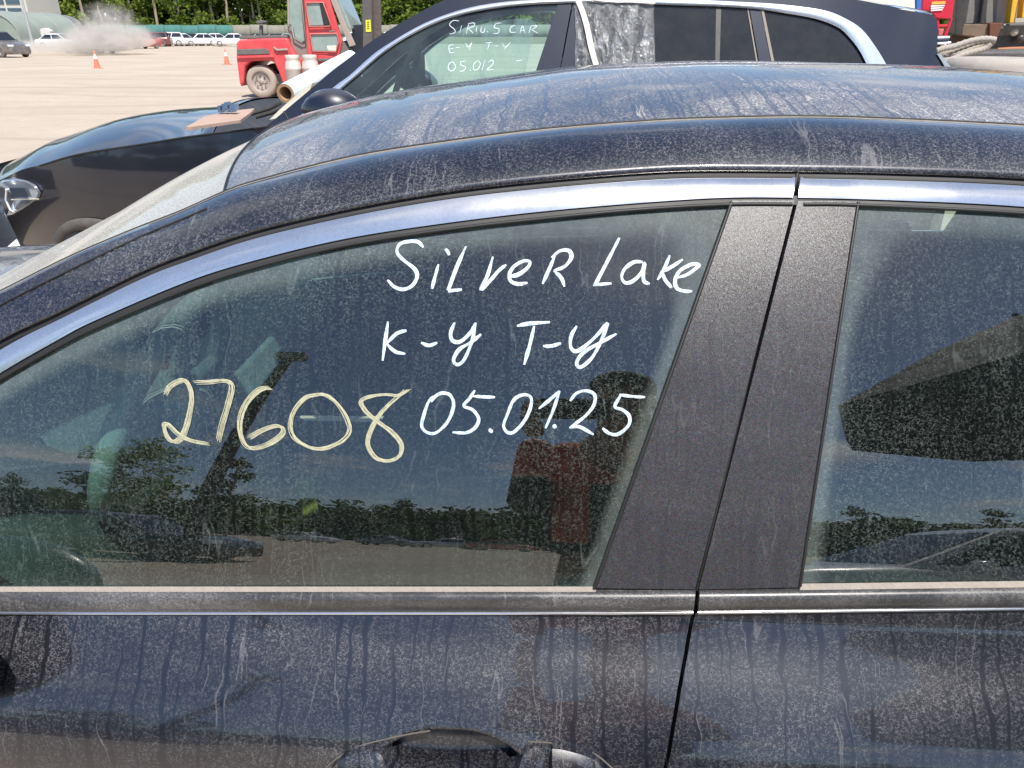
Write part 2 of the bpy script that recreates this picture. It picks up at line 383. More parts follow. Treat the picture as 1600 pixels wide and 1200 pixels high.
ctop = Line([(-560, 930), (-400, 826), (-250, 716), (-100, 612), (0, 547), (90, 499), (220, 435), (300, 405), (400, 371), (550, 337), (700, 311), (850, 293), (1000, 281), (1100, 277), (1250, 277), (1400, 281), (1600, 290), (1850, 312), (2100, 352), (2300, 410), (2450, 480), (2560, 570)])
cbot = Line([(-560, 965), (-400, 862), (-250, 752), (-100, 648), (0, 583), (90, 531), (150, 500), (300, 437), (420, 401), (550, 371), (700, 348), (850, 330), (1000, 317), (1130, 309), (1250, 309), (1400, 313), (1600, 323), (1850, 348), (2100, 392), (2300, 455), (2400, 510), (2560, 640)])
gtop = Line([(-560, 976), (-400, 872), (-250, 762), (-100, 658), (0, 592), (90, 541), (150, 511), (300, 448), (420, 411), (550, 381), (700, 358), (850, 341), (1000, 327), (1140, 319), (1250, 319), (1340, 320), (1600, 333), (1850, 358), (2100, 403), (2300, 466), (2400, 523), (2560, 655)])
band_lo = Line([(-560, 905), (-400, 806), (-250, 698), (-100, 594), (0, 531), (90, 488), (220, 424), (300, 393), (400, 360), (550, 325), (700, 299), (850, 282), (1000, 270), (1100, 266), (1250, 267), (1400, 270), (1600, 278), (1850, 298), (2100, 336), (2300, 392), (2450, 462), (2560, 548)])
ditch = Line([(-560, 800), (-400, 690), (-250, 590), (-100, 505), (0, 456), (100, 406), (200, 363), (275, 334), (345, 303), (400, 284), (550, 246), (700, 222), (850, 203), (1000, 191), (1100, 186), (1250, 183), (1400, 187), (1600, 197), (1850, 214), (2100, 242), (2300, 278), (2450, 315), (2560, 352)])
BELT_G = 917.0

# ---- dark inner structure just behind the outer skin, seen in the gaps
both(patch([(x, band_lo(x) - 4) for x in np.linspace(-560, 2560, 120)], [(x, ctop(x) + 6) for x in np.linspace(-560, 2560, 120)], 3, off=0.0), 'door_seal', rubber, sedan)
both(patch([(x, cbot(x) - 3) for x in np.linspace(-540, 2540, 120)], [(x, min(gtop(x) + 1, 921)) for x in np.linspace(-540, 2540, 120)], 3, off=0.003), 'window_gasket', rubber, sedan)
both(patch(seg((1225, 262), (1268, 262), 6), seg((1064, 962), (1108, 962), 6), 60, off=-0.012), 'centre_pillar', rubber, sedan)
# little roll of black gasket edge lines above and below the chrome
for ln, o_, r_ in ((lambda x: gtop(x) + 0.5, 0.005, 0.0022), (lambda x: band_lo(x) + 11, 0.005, 0.0015)):
    both(MB().tube([hit(x, ln(x), o_) for x in np.linspace(-520, 1238, 110)], r_, 6), 'gasket_lip', rubber, sedan)
    both(MB().tube([hit(x, ln(x), o_) for x in np.linspace(1256, 2500, 70)], r_, 6), 'gasket_lip', rubber, sedan)

# ---- chrome window surround, two lengths
bul = lambda u, v: 0.0055 + 0.0018 * math.sin(math.pi * min(1, max(0, v)))
both(patch(ctop.cut(-560, 1243, 150), cbot.cut(-560, 1239, 150), 10, lip=0.01, offf=bul), 'chrome_trim', chrome_m, sedan)
both(patch(ctop.cut(1251, 2560, 100), cbot.cut(1247, 2560, 100), 10, lip=0.01, offf=bul), 'chrome_trim', chrome_m, sedan)

# ---- pillar trims
both(patch(seg((1144, 313), (1241, 313), 12), seg((932, 919), (1086, 921), 12), 60, lip=0.008, off=0.0045), 'pillar_trim', pillar_paint, sedan)
both(patch(seg((1247, 314), (1339, 314), 12), seg((1092, 921), (1248, 918), 12), 60, lip=0.008, off=0.0045), 'pillar_trim', pillar_paint, sedan)
both(MB().tube([hit(1143 + (929 - 1143) * t, 316 + (919 - 316) * t, 0.005) for t in np.linspace(0, 1, 40)], 0.0022, 6), 'gasket_lip', rubber, sedan)
both(MB().tube([hit(1341 + (1250 - 1341) * t, 316 + (916 - 316) * t, 0.005) for t in np.linspace(0, 1, 40)], 0.0018, 6), 'gasket_lip', rubber, sedan)
both(MB().tube([hit(1246.5 + (1089 - 1246.5) * t, 268 + (922 - 268) * t + 0, -0.001) for t in np.linspace(0, 1, 60)], 0.0026, 6), 'gasket_lip', rubber, sedan)

# ---- side glass with the unwashed border of dust
def glass(top, bot, nv, side_x, leftright):
    mb = patch(top, bot, nv, off=0.0); n = len(top); att = []
    for j in range(nv + 1):
        v = j / nv
        for i in range(n):
            px = top[i][0] + (bot[i][0] - top[i][0]) * v; py = top[i][1] + (bot[i][1] - top[i][1]) * v
            sx = side_x(py); dr = (sx - px) if leftright == 'r' else (px - sx)
            dt = py - gtop(px); wr = 26 + 46 * smooth(py, 520, 320); wt = 40
            a = max(dr, 0.5) / wr; c = max(dt, 0.5) / wt; d = (a ** -2.2 + c ** -2.2) ** (-1 / 2.2)
            low_ = smooth(py, 885, 916) * 0.25
            att.append(max(0, 1 - smooth(d, 0.45, 1.25)) * 1.0 + low_)
    return mb, att
def add_edge(o, att):
    a = o.data.attributes.new('edge', 'FLOAT', 'POINT'); a.data.foreach_set('value', att)
fx = lambda py: 1140 + (930 - 1140) * (py - 317) / (918 - 317)
rx = lambda py: 1340 + (1250 - 1340) * (py - 317) / (915 - 317)
N = 170
xs_b = np.linspace(-520, 934, N); xs_t = np.linspace(-520, 1142, N)
mb, att = glass([(x, min(gtop(x) - 2, 916)) for x in xs_t], [(x, 919) for x in xs_b], 70, fx, 'r')
fwin, fwin2 = both(mb, 'front_window', glass_f, sedan, recalc=False); add_edge(fwin, att); add_edge(fwin2, att)
xs_b = np.linspace(1244, 2380, 110); xs_t = np.linspace(1334, 2500, 110)
mb, att = glass([(x, min(gtop(x) - 2, 900)) for x in xs_t], [(x, 918 - (x - 1244) * 0.016) for x in xs_b], 60, rx, 'l')
rwin, rwin2 = both(mb, 'rear_window', glass_f, sedan, recalc=False); add_edge(rwin, att); add_edge(rwin2, att)

# ---- belt: dusty seal strip, rounded trim, thin bright edge
bt = lambda x, y0: y0 if x < 1000 else y0 - 0.0 - (x - 1000) * 0.012
both(patch([(x, bt(x, 916.5)) for x in np.linspace(-540, 931, 60)], [(x, bt(x, 926)) for x in np.linspace(-540, 931, 60)], 3, offf=lambda u, v: 0.002 + 0.004 * v), 'window_seal', seal_m, sedan)
both(patch([(x, bt(x, 915)) for x in np.linspace(1250, 2450, 60)], [(x, bt(x, 925)) for x in np.linspace(1250, 2450, 60)], 3, offf=lambda u, v: 0.002 + 0.004 * v), 'window_seal', seal_m, sedan)
bb = lambda u, v: 0.0035 + 0.0085 * (math.sin(math.pi * min(0.97, v * 1.0)) ** 0.55 if 0 < v < 1 else 0)
both(patch([(x, bt(x, 923.5)) for x in np.linspace(-560, 1087, 120)], [(x, bt(x, 956)) for x in np.linspace(-560, 1084, 120)], 14, lip=0.01, offf=bb), 'belt_trim', belt_m, sedan)
both(patch([(x, bt(x, 924)) for x in np.linspace(1094, 2480, 100)], [(x, bt(x, 957)) for x in np.linspace(1091, 2480, 100)], 14, lip=0.01, offf=bb), 'belt_trim', belt_m, sedan)
for a, c in ((-560, 1083), (1090, 2480)):
    both(MB().tube([hit(x, bt(x, 958.2), 0.0035) for x in np.linspace(a, c, 80)], 0.0021, 6), 'belt_bead', chrome_m, sedan)

# ---- roof side rail / A pillar band
def ditch_pt(px):
    L = hit(px, band_lo(px), 0.006); d = 0.048 + 0.058 * smooth(px, -50, 620) + 0.0 * px
    return at_y(px, ditch(px), L.y + d)
rows = []; pxs = np.linspace(-560, 2560, 260); ditch_line = []
for px in pxs:
    L = hit(px, band_lo(px), 0.006); D = ditch_pt(px); ch = (D - L).length
    C1 = L + Vector((0, math.sin(R(43)), math.cos(R(43)))) * ch * 0.5
    row = [L + Vector((0, 0.014, -0.004)), L + Vector((0, 0.004, -0.0025)), L]
    for k in range(1, 15):
        t = k / 14; row.append(L * (1 - t) ** 2 + C1 * 2 * t * (1 - t) + D * t * t)
    row.append(D + Vector((0, 0.004, -0.006))); rows.append(row); ditch_line.append(D)
both(MB().grid(rows), 'roof_rail', rail_paint, sedan)
both(MB().tube([D + Vector((0, 0.0045, -0.0008)) for D in ditch_line], 0.0014, 6), 'roof_seam', PM('seam_dust', (0.22, 0.20, 0.175), 0.9, dust=0.2, scale=60, var=0.6), sedan)
both(MB().tube([D + Vector((0, 0.0085, 0.0008)) for D in ditch_line], 0.0014, 6), 'roof_gap', rubber, sedan)
both(MB().tube([rows[i][12] + Vector((0, -0.0005, 0.0005)) for i in range(len(rows)) if pxs[i] < 330], 0.0012, 5), 'pillar_seam', rubber, sedan)

# ---- roof panel and windscreen, lofted near rail to far rail
def loft(px_list, kz, bx, ncol=44, inset=0.009, zoff=0.0):
    rws = []
    for px in px_list:
        D = ditch_pt(px) + Vector((0, inset, zoff)); hw = YC - D.y; row = []
        for j in range(ncol + 1):
            w = -1 + 2 * j / ncol; w = math.copysign(abs(w) ** 0.9, w)
            row.append(Vector((D.x - bx(px) * (1 - w * w), YC + w * hw, D.z + kz(px) * hw * hw * (1 - w * w))))
        rws.append(row)
    return rws
KR = lambda px: float(np.interp(px, [346, 600, 900, 1300, 1800], [0.081, 0.127, 0.172, 0.175, 0.199]))
roof_rows = loft(np.linspace(346, 2560, 150), KR, lambda px: 0.099 * smooth(px, 900, 346) - 0.12 * smooth(px, 2000, 2560))
MB().grid(roof_rows).build('roof', roof_paint, sedan, world=True)
ws_rows = loft(np.linspace(-560, 344, 70), lambda px: float(np.interp(px, [-560, -100, 150, 344], [0.007, 0.021, 0.056, 0.079])), lambda px: float(np.interp(px, [-560, 0, 344], [0.12, 0.073, 0.099])), zoff=-0.002)
MB().grid(ws_rows).build('windscreen', glass_w, sedan, world=True)
MB().tube([p + Vector((0, 0, 0.0)) for p in roof_rows[0]], 0.0022, 6).build('header_seal', rubber, sedan, world=True)
# headliner and inner liners keep the cabin dark
MB().grid([[p + Vector((0, 0, -0.045)) for p in r[2:-2]] for r in roof_rows[4:-4]]).build('headliner', grey_in, sedan, world=True)
# rear screen and boot lid
Dr = roof_rows[-1]; bootr = []
for k in range(13):
    t = k / 12; bootr.append([Vector((p.x + 0.42 * t, YC + (p.y - YC) * (1 - 0.02 * t), p.z + (1.05 - p.z) * t - 0.03 * math.sin(math.pi * t) * -1)) for p in Dr])
MB().grid(bootr).build('rear_screen', glass_w, sedan, world=True)
boot = [bootr[-1]] + [[Vector((p.x + 0.38 * t, YC + (p.y - YC) * (1.16 + 0.1 * t), 1.05 - 0.05 * t * t)) for p in bootr[-1]] for t in (0.05, 0.5, 1.0)]
last = boot[-1]; boot += [[Vector((p.x + 0.05 * k, p.y, p.z - 0.14 * k)) for p in last] for k in (0.3, 1, 2, 3)]
MB().grid(boot).build('boot_lid', paint, sedan, world=True)

# ---- doors, wings: grids in (x, z) on the body profile
def seam_x(z):   # front/rear door seam traced from the photograph
    pts = [hit(1087, 924), hit(1084, 960), hit(1072, 1020), hit(1061, 1080), hit(1051, 1140), hit(1040, 1200)]
    return float(np.interp(z, [q.z for q in pts[::-1]], [q.x for q in pts[::-1]]))
ztop = lambda x, off=0.0: ztop_tab(x)
_tx = np.linspace(-560, 2560, 80); _th = [hit(q, bt(q, 959.5), 0.001) for q in _tx]
def ztop_tab(x): return float(np.interp(x, [q.x for q in _th], [q.z for q in _th]))
cupc, cupL, cupR, cupT = hit(708, 1215), hit(585, 1200).x, hit(830, 1200).x, hit(708, 1143).z
def door_grid(x0f, x1f, nx, zbot=0.27, cup=False):
    rws = []; zr = list(np.linspace(0, 1, 60)) 
    def row(v, kind):
        r = []
        for i in range(nx + 1):
            u = i / nx; xa = x0f(0.95); 
            z_t = ztop_tab(x0f(0.95) + (x1f(0.95) - x0f(0.95)) * u); z = z_t + (0.80 - z_t) * v if kind == 0 else 0.80 + (zbot - 0.80) * v
            x = x0f(z) + (x1f(z) - x0f(z)) * u; y = prof(z) + gx(x)
            if cup:
                cxx = (cupL + cupR) / 2; hx = (cupR - cupL) / 2; hz = cupT - cupc.z
                rr = abs((x - cxx) / hx) ** 2.3 + abs((z - cupc.z) / hz) ** 2
                y += 0.030 * smooth(rr, 1.06, 0.72)
            r.append(Vector((x, y, z)))
        return r
    rws = [row(j / 55, 0) for j in range(56)] + [row(j / 26, 1) for j in range(1, 27)]
    mb = MB().grid(rws); ring = rws[0] + [r[-1] for r in rws[1:]] + rws[-1][::-1][1:] + [r[0] for r in rws[::-1]][1:-1]
    mb.grid([ring, [p + Vector((0, 0.014, 0)) for p in ring]], False, True); return mb
x_df = -0.98; x_dr = 1.28
fdoor, fdoor2 = both(door_grid(lambda z: x_df, lambda z: seam_x(z) - 0.0022, 320, cup=True), 'front_door', paint, sedan)
rdoor, rdoor2 = both(door_grid(lambda z: seam_x(z) + 0.0022, lambda z: x_dr - 0.25 * max(0, 0.6 - z), 260), 'rear_door', paint, sedan)
both(MB().grid([[Vector((x, prof(z) + gx(x) + 0.03, z)) for x in np.linspace(-1.0, 1.3, 20)] for z in np.linspace(0.94, 0.28, 12)]), 'inner_door_frame', dark_in, sedan)
def wing(x0, x1, zt_, wx, wr=0.36, wz=0.34):
    rws = []
    for i in range(61):
        x = x0 + (x1 - x0) * i / 60; zb = 0.25
        if abs(x - wx) < wr: zb = max(zb, wz + math.sqrt(wr ** 2 - (x - wx) ** 2))
        rws.append([Vector((x, prof(z_) + gx(x), z_)) for z_ in [zt_(x) + (zb - zt_(x)) * k / 24 for k in range(25)]])
    return MB().grid(rws)
zf = lambda x: 0.955 - 0.10 * ((-x - 0.98) / 1.5) ** 1.6 if x < -0.98 else 0.955
zr_ = lambda x: 0.968 + 0.05 * smooth(x, 1.28, 2.3)
both(wing(-0.984, -2.50, zf, -1.72), 'front_wing', paint, sedan)
both(wing(1.284, 2.36, zr_, 1.28), 'rear_wing', paint, sedan)
# bonnet from scuttle to nose
hood = []
for k in range(26):
    t = k / 25; x = -1.0 - 1.5 * t; yn = prof(zf(x)) + gx(x); hw = YC - yn; row = []
    for j in range(33):
        w = -1 + 2 * j / 32; row.append(Vector((x - 0.10 * (1 - w * w) - 0.12 * (1 - w * w) * t, YC + w * hw, zf(x) + 0.085 * (1 - w * w) - 0.04 * t * t * (1 - w * w))))
    hood.append(row)
MB().grid(hood).build('bonnet', roof_paint, sedan, world=True)
scut = [[p for p in hood[0]], [q + Vector((0, 0, -0.03)) for q in (lambda r: [r[int(i * (len(r) - 1) / 32)] for i in range(33)])(ws_rows[0])]]
MB().grid(scut).build('scuttle_panel', black_plastic, sedan, world=True)
nose = [hood[-1]] + [[p + Vector((-0.07 * s, (YC - p.y) * 0.02 * s, -0.16 * s)) for p in hood[-1]] for s in (0.3, 1, 2, 3)]
MB().grid(nose).build('front_bumper', paint, sedan, world=True)
def wheel(parent, c, r=0.34, w=0.22, side=-1, mt=None, mr=None, name='wheel'):
    """tyre with a rim as its sub-part; axis along y"""
    n = 28; s_ = side
    ty = MB().lathe([(r * 0.62, -w / 2), (r * 0.66, -w / 2 - 0.006), (r * 0.9, -w / 2 - 0.01), (r * 0.985, -w / 2 + 0.02), (r, -w / 4), (r, w / 4), (r * 0.985, w / 2 - 0.02), (r * 0.9, w / 2 + 0.01), (r * 0.62, w / 2)], c, 'y', n).build(name, mt or tyre_m, parent, world=True)
    rm = MB().lathe([(r * 0.63, w / 2 * s_), (r * 0.60, w / 2 * s_ * 0.8), (r * 0.55, w / 4 * s_)], c, 'y', n); cc = Vector(c) + Vector((0, s_ * w * 0.36, 0))
    for k in range(5):
        a = 2 * math.pi * k / 5; d = Vector((math.cos(a), 0, math.sin(a))); q = Vector((-d.z, 0, d.x)) * r * 0.10
        rm.prism([cc + q * 1.2, cc - q * 1.2, cc + d * r * 0.6 - q, cc + d * r * 0.6 + q], (0, -s_ * 0.03, 0))
    rm.lathe([(0.001, w * 0.40 * s_), (r * 0.17, w * 0.40 * s_), (r * 0.2, w * 0.3 * s_)], c, 'y', 14)
    rm.build('rim', mr or rim_m, ty, world=True)
    return ty
for x in (-1.72, 1.28):
    wheel(sedan, (x, 0.66, 0.34)); wheel(sedan, (x, 2 * YC - 0.66, 0.34), side=1)
    MB().box((x, YC, 0.34), (0.06, 1.5, 0.06)).build('axle', black_plastic, sedan, world=True)
MB().box((-0.15, YC, 0.26), (4.4, 1.62, 0.06)).build('floor_pan', dark_in, sedan, world=True)

# ---- handle in its cup
hl = [(517, 1203, 1290), (535, 1186, 1292), (560, 1176, 1294), (582, 1174, 1294), (597, 1182, 1294), (607, 1206, 1292), (625, 1222, 1290), (708, 1228, 1290), (795, 1222, 1290), (808, 1206, 1290), (818, 1180, 1292), (832, 1170, 1294), (858, 1170, 1294)]
hr = [(863, 1170, 1294), (880, 1172, 1293), (910, 1180, 1290), (932, 1190, 1286), (946, 1206, 1280)]
def handle_mb(L):
    tp = catmull([(a, c, 0) for a, c, _ in L], 5); bo = catmull([(a, c, 0) for a, _, c in L], 5)
    return patch([(p.x, p.y) for p in tp], [(p.x, p.y) for p in bo], 12, lip=0.03, offf=lambda u, v: 0.004 + 0.016 * math.sin(math.pi * (0.08 + 0.8 * v)) ** 0.5 * (math.sin(math.pi * min(1, max(0, u)) ) ** 0.35 if len(L) > 8 else math.cos(u * 1.45) ** 0.5))
hpaint = dusty_paint('handle_paint', base=(0.008, 0.014, 0.035), film=0.03, line=0.42, sc=0.7)
h1 = handle_mb(hl).build('door_handle', paint, fdoor, world=True); h2 = handle_mb(hr).build('lock_cover', paint, fdoor, world=True)
tag(h1, None)
for P in ([(505, 1204), (528, 1184), (562, 1166), (607, 1154), (640, 1147), (672, 1142)], [(825, 1159), (860, 1161), (900, 1169), (930, 1179), (960, 1203)]):
    MB().tube([hit(p.x, p.y, 0.001) for p in catmull([(a, c, 0) for a, c in P], 6)], 0.0011, 6).build('handle_gasket', seam_m, fdoor, world=True)

# ---- near door mirror, just past the left edge of the photograph
tip = at_y(5, 1037, 0.575); mr_ = MB(); rws = []       # folded in against the door
for i in range(19):
    t = i / 18; s_ = math.sin(math.pi * (0.02 + 0.96 * t)) ** 0.5
    rws.append([Vector((tip.x - 0.24 * (1 - t), 0.585 - 0.03 * t + 0.045 * math.cos(a) * s_, tip.z + 0.01 + 0.078 * math.sin(a) * s_)) for a in [2 * math.pi * k / 18 for k in range(18)]])
mr_.grid(rws, True, True); mr_.tube([(tip.x - 0.2, 0.60, tip.z - 0.03), (tip.x - 0.22, 0.70, tip.z - 0.05)], 0.03, 10)
mo, _ = both(mr_, 'wing_mirror', paint, sedan)

# ---- cabin
def seat(x, yc, w, tilt):
    s = MB(); s.box((x - 0.22, yc, 0.52), (0.52, w, 0.16)); 
    M_ = Matrix.Rotation(tilt, 3, 'Y'); s.box(Vector((x + 0.12, yc, 0.86)), (0.13, w * 0.96, 0.62), M_); s.box(Vector((x + 0.22, yc, 1.225)), (0.10, w * 0.5, 0.17), M_)
    return s
leather = PM('seat_leather', (0.022, 0.022, 0.024), 0.42, bump=0.3, bscale=90)
seat(0.02, 1.09, 0.5, R(20)).build('seat', leather, sedan, world=True, bevel=0.04, seg=3)
seat(0.02, 1.91, 0.5, R(20)).build('seat', leather, sedan, world=True, bevel=0.04, seg=3)
seat(0.95, YC, 1.3, R(22)).build('seat', leather, sedan, world=True, bevel=0.04, seg=3)
dash = [[Vector((x, y, z)) for y in np.linspace(0.74, 2.26, 20)] for x, z in ((-1.12, 0.93), (-0.98, 0.955), (-0.85, 0.955), (-0.74, 0.93), (-0.68, 0.88), (-0.66, 0.78), (-0.70, 0.62), (-0.78, 0.45))]
MB().grid(dash).build('dashboard', PM('dash_vinyl', (0.07, 0.08, 0.08), 0.5, bump=0.2, bscale=200), sedan, world=True)
MB().box((-0.78, 1.45, 1.0), (0.03, 0.3, 0.12)).build('display_screen', PM('screen_glass', (0.01, 0.012, 0.014), 0.1), sedan, world=True, bevel=0.006)
MB().box((-0.35, YC, 0.56), (0.75, 0.22, 0.26)).build('centre_console', dark_in, sedan, world=True, bevel=0.03)
MB().box((-1.05, YC, 0.62), (0.03, 1.66, 0.72)).build('firewall', dark_in, sedan, world=True)
# steering wheel
SWC = at_y(262, 632, 1.04); swm = Matrix.Translation(SWC) @ Matrix.Rotation(R(-66), 4, 'Y')
sw = MB().tube([swm @ Vector((0.185 * math.cos(a), 0.185 * math.sin(a), 0)) for a in [2 * math.pi * k / 40 for k in range(41)]], 0.018, 10, cap=False)
sw.ball(swm @ Vector((0, 0, -0.01)), 0.062, 14, 8)
for a in (0, math.pi, -math.pi / 2):
    sw.tube([swm @ Vector((0.04 * math.cos(a + math.pi / 2), 0.04 * math.sin(a + math.pi / 2), 0)), swm @ Vector((0.18 * math.cos(a + math.pi / 2), 0.18 * math.sin(a + math.pi / 2), 0))], 0.014, 8)
sw.tube([SWC, SWC + Vector((-0.22, 0, -0.1))], 0.04, 10)
sw.build('steering_wheel', PM('wheel_leather', (0.30, 0.34, 0.34), 0.32), sedan, world=True)
# inside mirror, tag hanging from the dash, door pull: the pale bits seen through the glass
MB().box(at_y(408, 570, 1.42), (0.02, 0.2, 0.06), Matrix.Rotation(R(-24), 3, 'Y')).build('inside_mirror', PM('mirror_case', (0.5, 0.58, 0.58), 0.2), sedan, world=True, bevel=0.008)
MB().prism([at_y(461, 748, 1.35), at_y(488, 743, 1.35), at_y(498, 800, 1.35), at_y(474, 806, 1.35)], (0, 0.002, 0)).build('paper_tag', PM('tag_paper', (0.45, 0.5, 0.08), 0.8), sedan, world=True)
MB().prism([at_y(404, 806, 1.36), at_y(495, 802, 1.36), at_y(497, 866, 1.36), at_y(410, 868, 1.36)], (0, 0.12, 0)).build('gear_console', dark_in, sedan, world=True, bevel=0.006)
MB().tube([at_y(424, 628, 1.3), at_y(470, 655, 1.36), at_y(560, 712, 1.45)], 0.0022, 6).build('trim_strip', PM('bright_strip', (0.8, 0.85, 0.85), 0.2, 0.7), sedan, world=True)
MB().tube([at_y(487, 437, 1.95), at_y(560, 430, 1.97), at_y(660, 424, 2.0)], 0.004, 6).build('trim_strip', PM('bright_strip_far', (0.6, 0.7, 0.65), 0.3, 0.5), sedan, world=True)

# ---- handwriting on the front window
b = NB('white_marker_ink'); co = b.coord(); nb = b.noise(1.0, 4, 0.6, b.coord((420, 420, 130))); sp2 = b.noise(900, 2, 0.6, co)
p = b.n('BsdfPrincipled', Roughness=0.6); b.set(p, 'Base Color', b.mix(b.mapr(nb, 0.3, 0.7), (0.36, 0.46, 0.55), (0.62, 0.70, 0.76))); b.set(p, 'Alpha', b.math('MULTIPLY', b.mapr(nb, 0.25, 0.5, 0.62, 1.0), b.mapr(sp2, 0.28, 0.36, 0.5, 1.0))); ink_w = b.done(p.outputs[0])
ink_y = PM('yellow_wax_crayon', (0.44, 0.43, 0.29), 0.7, alpha=0.8, var=0.45, scale=160)
def ribbon(pts, w, off=0.0011, hitf=hit, sub=6, taper=True, nrm=snorm, jitter=0.0, th=0.0004):
    P = catmull([(a, c, 0) for a, c in pts], sub); m = len(P); Wd = [hitf(p.x, p.y, off) for p in P]; A, B_ = [], []
    for i in range(m):
        t = (Wd[min(i + 1, m - 1)] - Wd[max(i - 1, 0)]).normalized(); s_ = t.cross(nrm(Wd[i])).normalized()
        ww = w * (0.78 + 0.3 * mnoise.noise(Vector((P[i].x * 0.05, P[i].y * 0.05, 3)))+ jitter * mnoise.noise(Vector((P[i].x * 0.4, P[i].y * 0.4, 9))))
        if taper: ww *= min(1, 0.55 + 0.45 * min(i, m - 1 - i) / 3)
        A.append(Wd[i] + s_ * ww / 2); B_.append(Wd[i] - s_ * ww / 2)
    mid = [p + nrm(p) * th for p in Wd]
    return MB().grid([A, mid, B_], True)
c3 = lambda L: [(560 + a / 2.857, 350 + c / 2.857) for a, c in L]
c2 = lambda L: [(250 + a / 3.0, 350 + c / 3.0) for a, c in L]
glyphs = [
 ('letter', [[(290,105),(265,80),(225,78),(185,90),(172,125),(200,160),(250,200),(262,235),(240,275),(200,292),(160,280),(130,250)]]),
 ('letter', [[(357,180),(342,235),(328,290)], [(387,112),(398,122),(405,140)]]),
 ('letter', [[(480,100),(440,190),(405,285),(402,297),(430,296),(462,292)]]),
 ('letter', [[(600,146),(578,225),(548,292),(590,250),(630,205),(660,182)]]),
 ('letter', [[(675,235),(715,225),(755,195),(765,170),(740,165),(700,185),(675,220),(680,255),(715,268),(755,262)]]),
 ('letter', [[(878,140),(850,205),(822,268)], [(862,150),(900,120),(940,120),(950,150),(920,190),(872,208)], [(872,208),(905,240),(920,280)]]),
 ('letter', [[(1165,62),(1120,150),(1062,262),(1062,270),(1130,265)]]),
 ('letter', [[(1270,170),(1230,170),(1190,200),(1175,235),(1190,262),(1225,255),(1265,215),(1278,175),(1272,215),(1275,255),(1300,268)]]),
 ('letter', [[(1390,140),(1365,200),(1335,250)], [(1448,158),(1400,190),(1355,215)], [(1355,215),(1370,250),(1398,285)]]),
 ('letter', [[(1425,240),(1470,225),(1510,195),(1520,182),(1490,180),(1440,205),(1415,245),(1420,285),(1455,300),(1490,300)]]),
 ('letter', [[(132,435),(120,520),(108,610)], [(215,475),(170,490),(125,535)], [(125,535),(165,570),(210,580)]]),
 ('dash_mark', [[(280,530),(315,542),(352,530)]]),
 ('letter', [[(430,440),(412,485),(420,520),(455,525),(500,485),(522,442)], [(524,440),(505,530),(470,608),(440,628),(425,605),(450,560),(500,530),(548,492)]]),
 ('letter', [[(708,455),(760,445),(855,438)], [(785,455),(765,540),(740,628)]]),
 ('dash_mark', [[(825,545),(860,545),(905,532)]]),
 ('letter', [[(975,455),(950,500),(948,550),(975,568),(1030,530),(1080,480),(1112,440)], [(1115,442),(1080,530),(1040,600),(990,640),(975,615),(1010,570),(1080,530),(1152,490)]]),
 ('digit', [[(345,765),(315,790),(290,860),(283,905),(310,932),(350,930),(400,880),(425,810),(410,765),(375,755),(345,768),(325,795)]]),
 ('digit', [[(610,773),(560,772),(510,768)], [(520,742),(495,780),(470,812),(510,830),(537,870),(520,910),(480,932),(420,930)]]),
 ('dot_mark', [[(582,915),(592,924),(600,928)]]),
 ('digit', [[(690,785),(665,850),(648,900),(665,930),(695,928),(740,880),(768,820),(770,775),(740,762),(705,775),(685,800)]]),
 ('digit', [[(805,825),(860,780),(898,745)], [(898,745),(870,830),(835,912)]]),
 ('dot_mark', [[(870,896),(876,904),(880,912)]]),
 ('digit', [[(945,790),(975,755),(1020,745),(1055,765),(1050,810),(1010,860),(942,910)], [(942,910),(985,905),(1050,940)]]),
 ('digit', [[(1165,762),(1220,770),(1280,773)], [(1172,762),(1145,815),(1180,830),(1210,860),(1205,900),(1160,938),(1120,935),(1090,912)]])]
for nm, strokes in glyphs:
    mb = MB()
    for s_ in strokes: r = ribbon(c3(s_), 0.0051 if nm != 'digit' else 0.0045); mb.add(r.v, r.f, True)
    mb.build(nm, ink_w, fwin, world=True, recalc=False)
ydig = [c2([(25,795),(50,760),(100,732),(130,745),(148,800),(140,880),(115,970),(90,1010),(60,1020),(30,990),(20,945),(40,940),(90,985),(150,1015),(225,1030)]),
 c2([(165,742),(230,740),(300,735),(335,760),(320,840),(290,940),(275,1015)]),
 c2([(520,768),(470,775),(410,830),(380,900),(375,970),(400,1030),(440,1050),(510,1030),(570,990),(578,955),(545,945),(480,965),(420,1000)]),
 c2([(740,795),(680,810),(625,870),(608,940),(630,1000),(690,1040),(760,1050),(840,1020),(885,970),(875,910),(830,840),(780,800),(735,795)]),
 c3([(225,745),(180,770),(120,765),(50,775),(12,800),(30,840),(90,890),(150,935),(190,990),(185,1040),(140,1062),(80,1050),(45,1000),(45,950),(80,880),(130,820),(212,748)])]
rnd = random.Random(3)
for L in ydig:
    mb = MB()
    for k in range(8):
        dx, dy = rnd.uniform(-4.2, 4.2), rnd.uniform(-3.0, 3.0)
        r = ribbon([(a + dx + rnd.uniform(-.7, .7), c + dy + rnd.uniform(-.7, .7)) for a, c in L], rnd.uniform(0.0009, 0.0019), off=0.0009 + k * 0.00015, jitter=0.5); mb.add(r.v, r.f, True)
    mb.build('digit', ink_y, fwin, world=True, recalc=False)
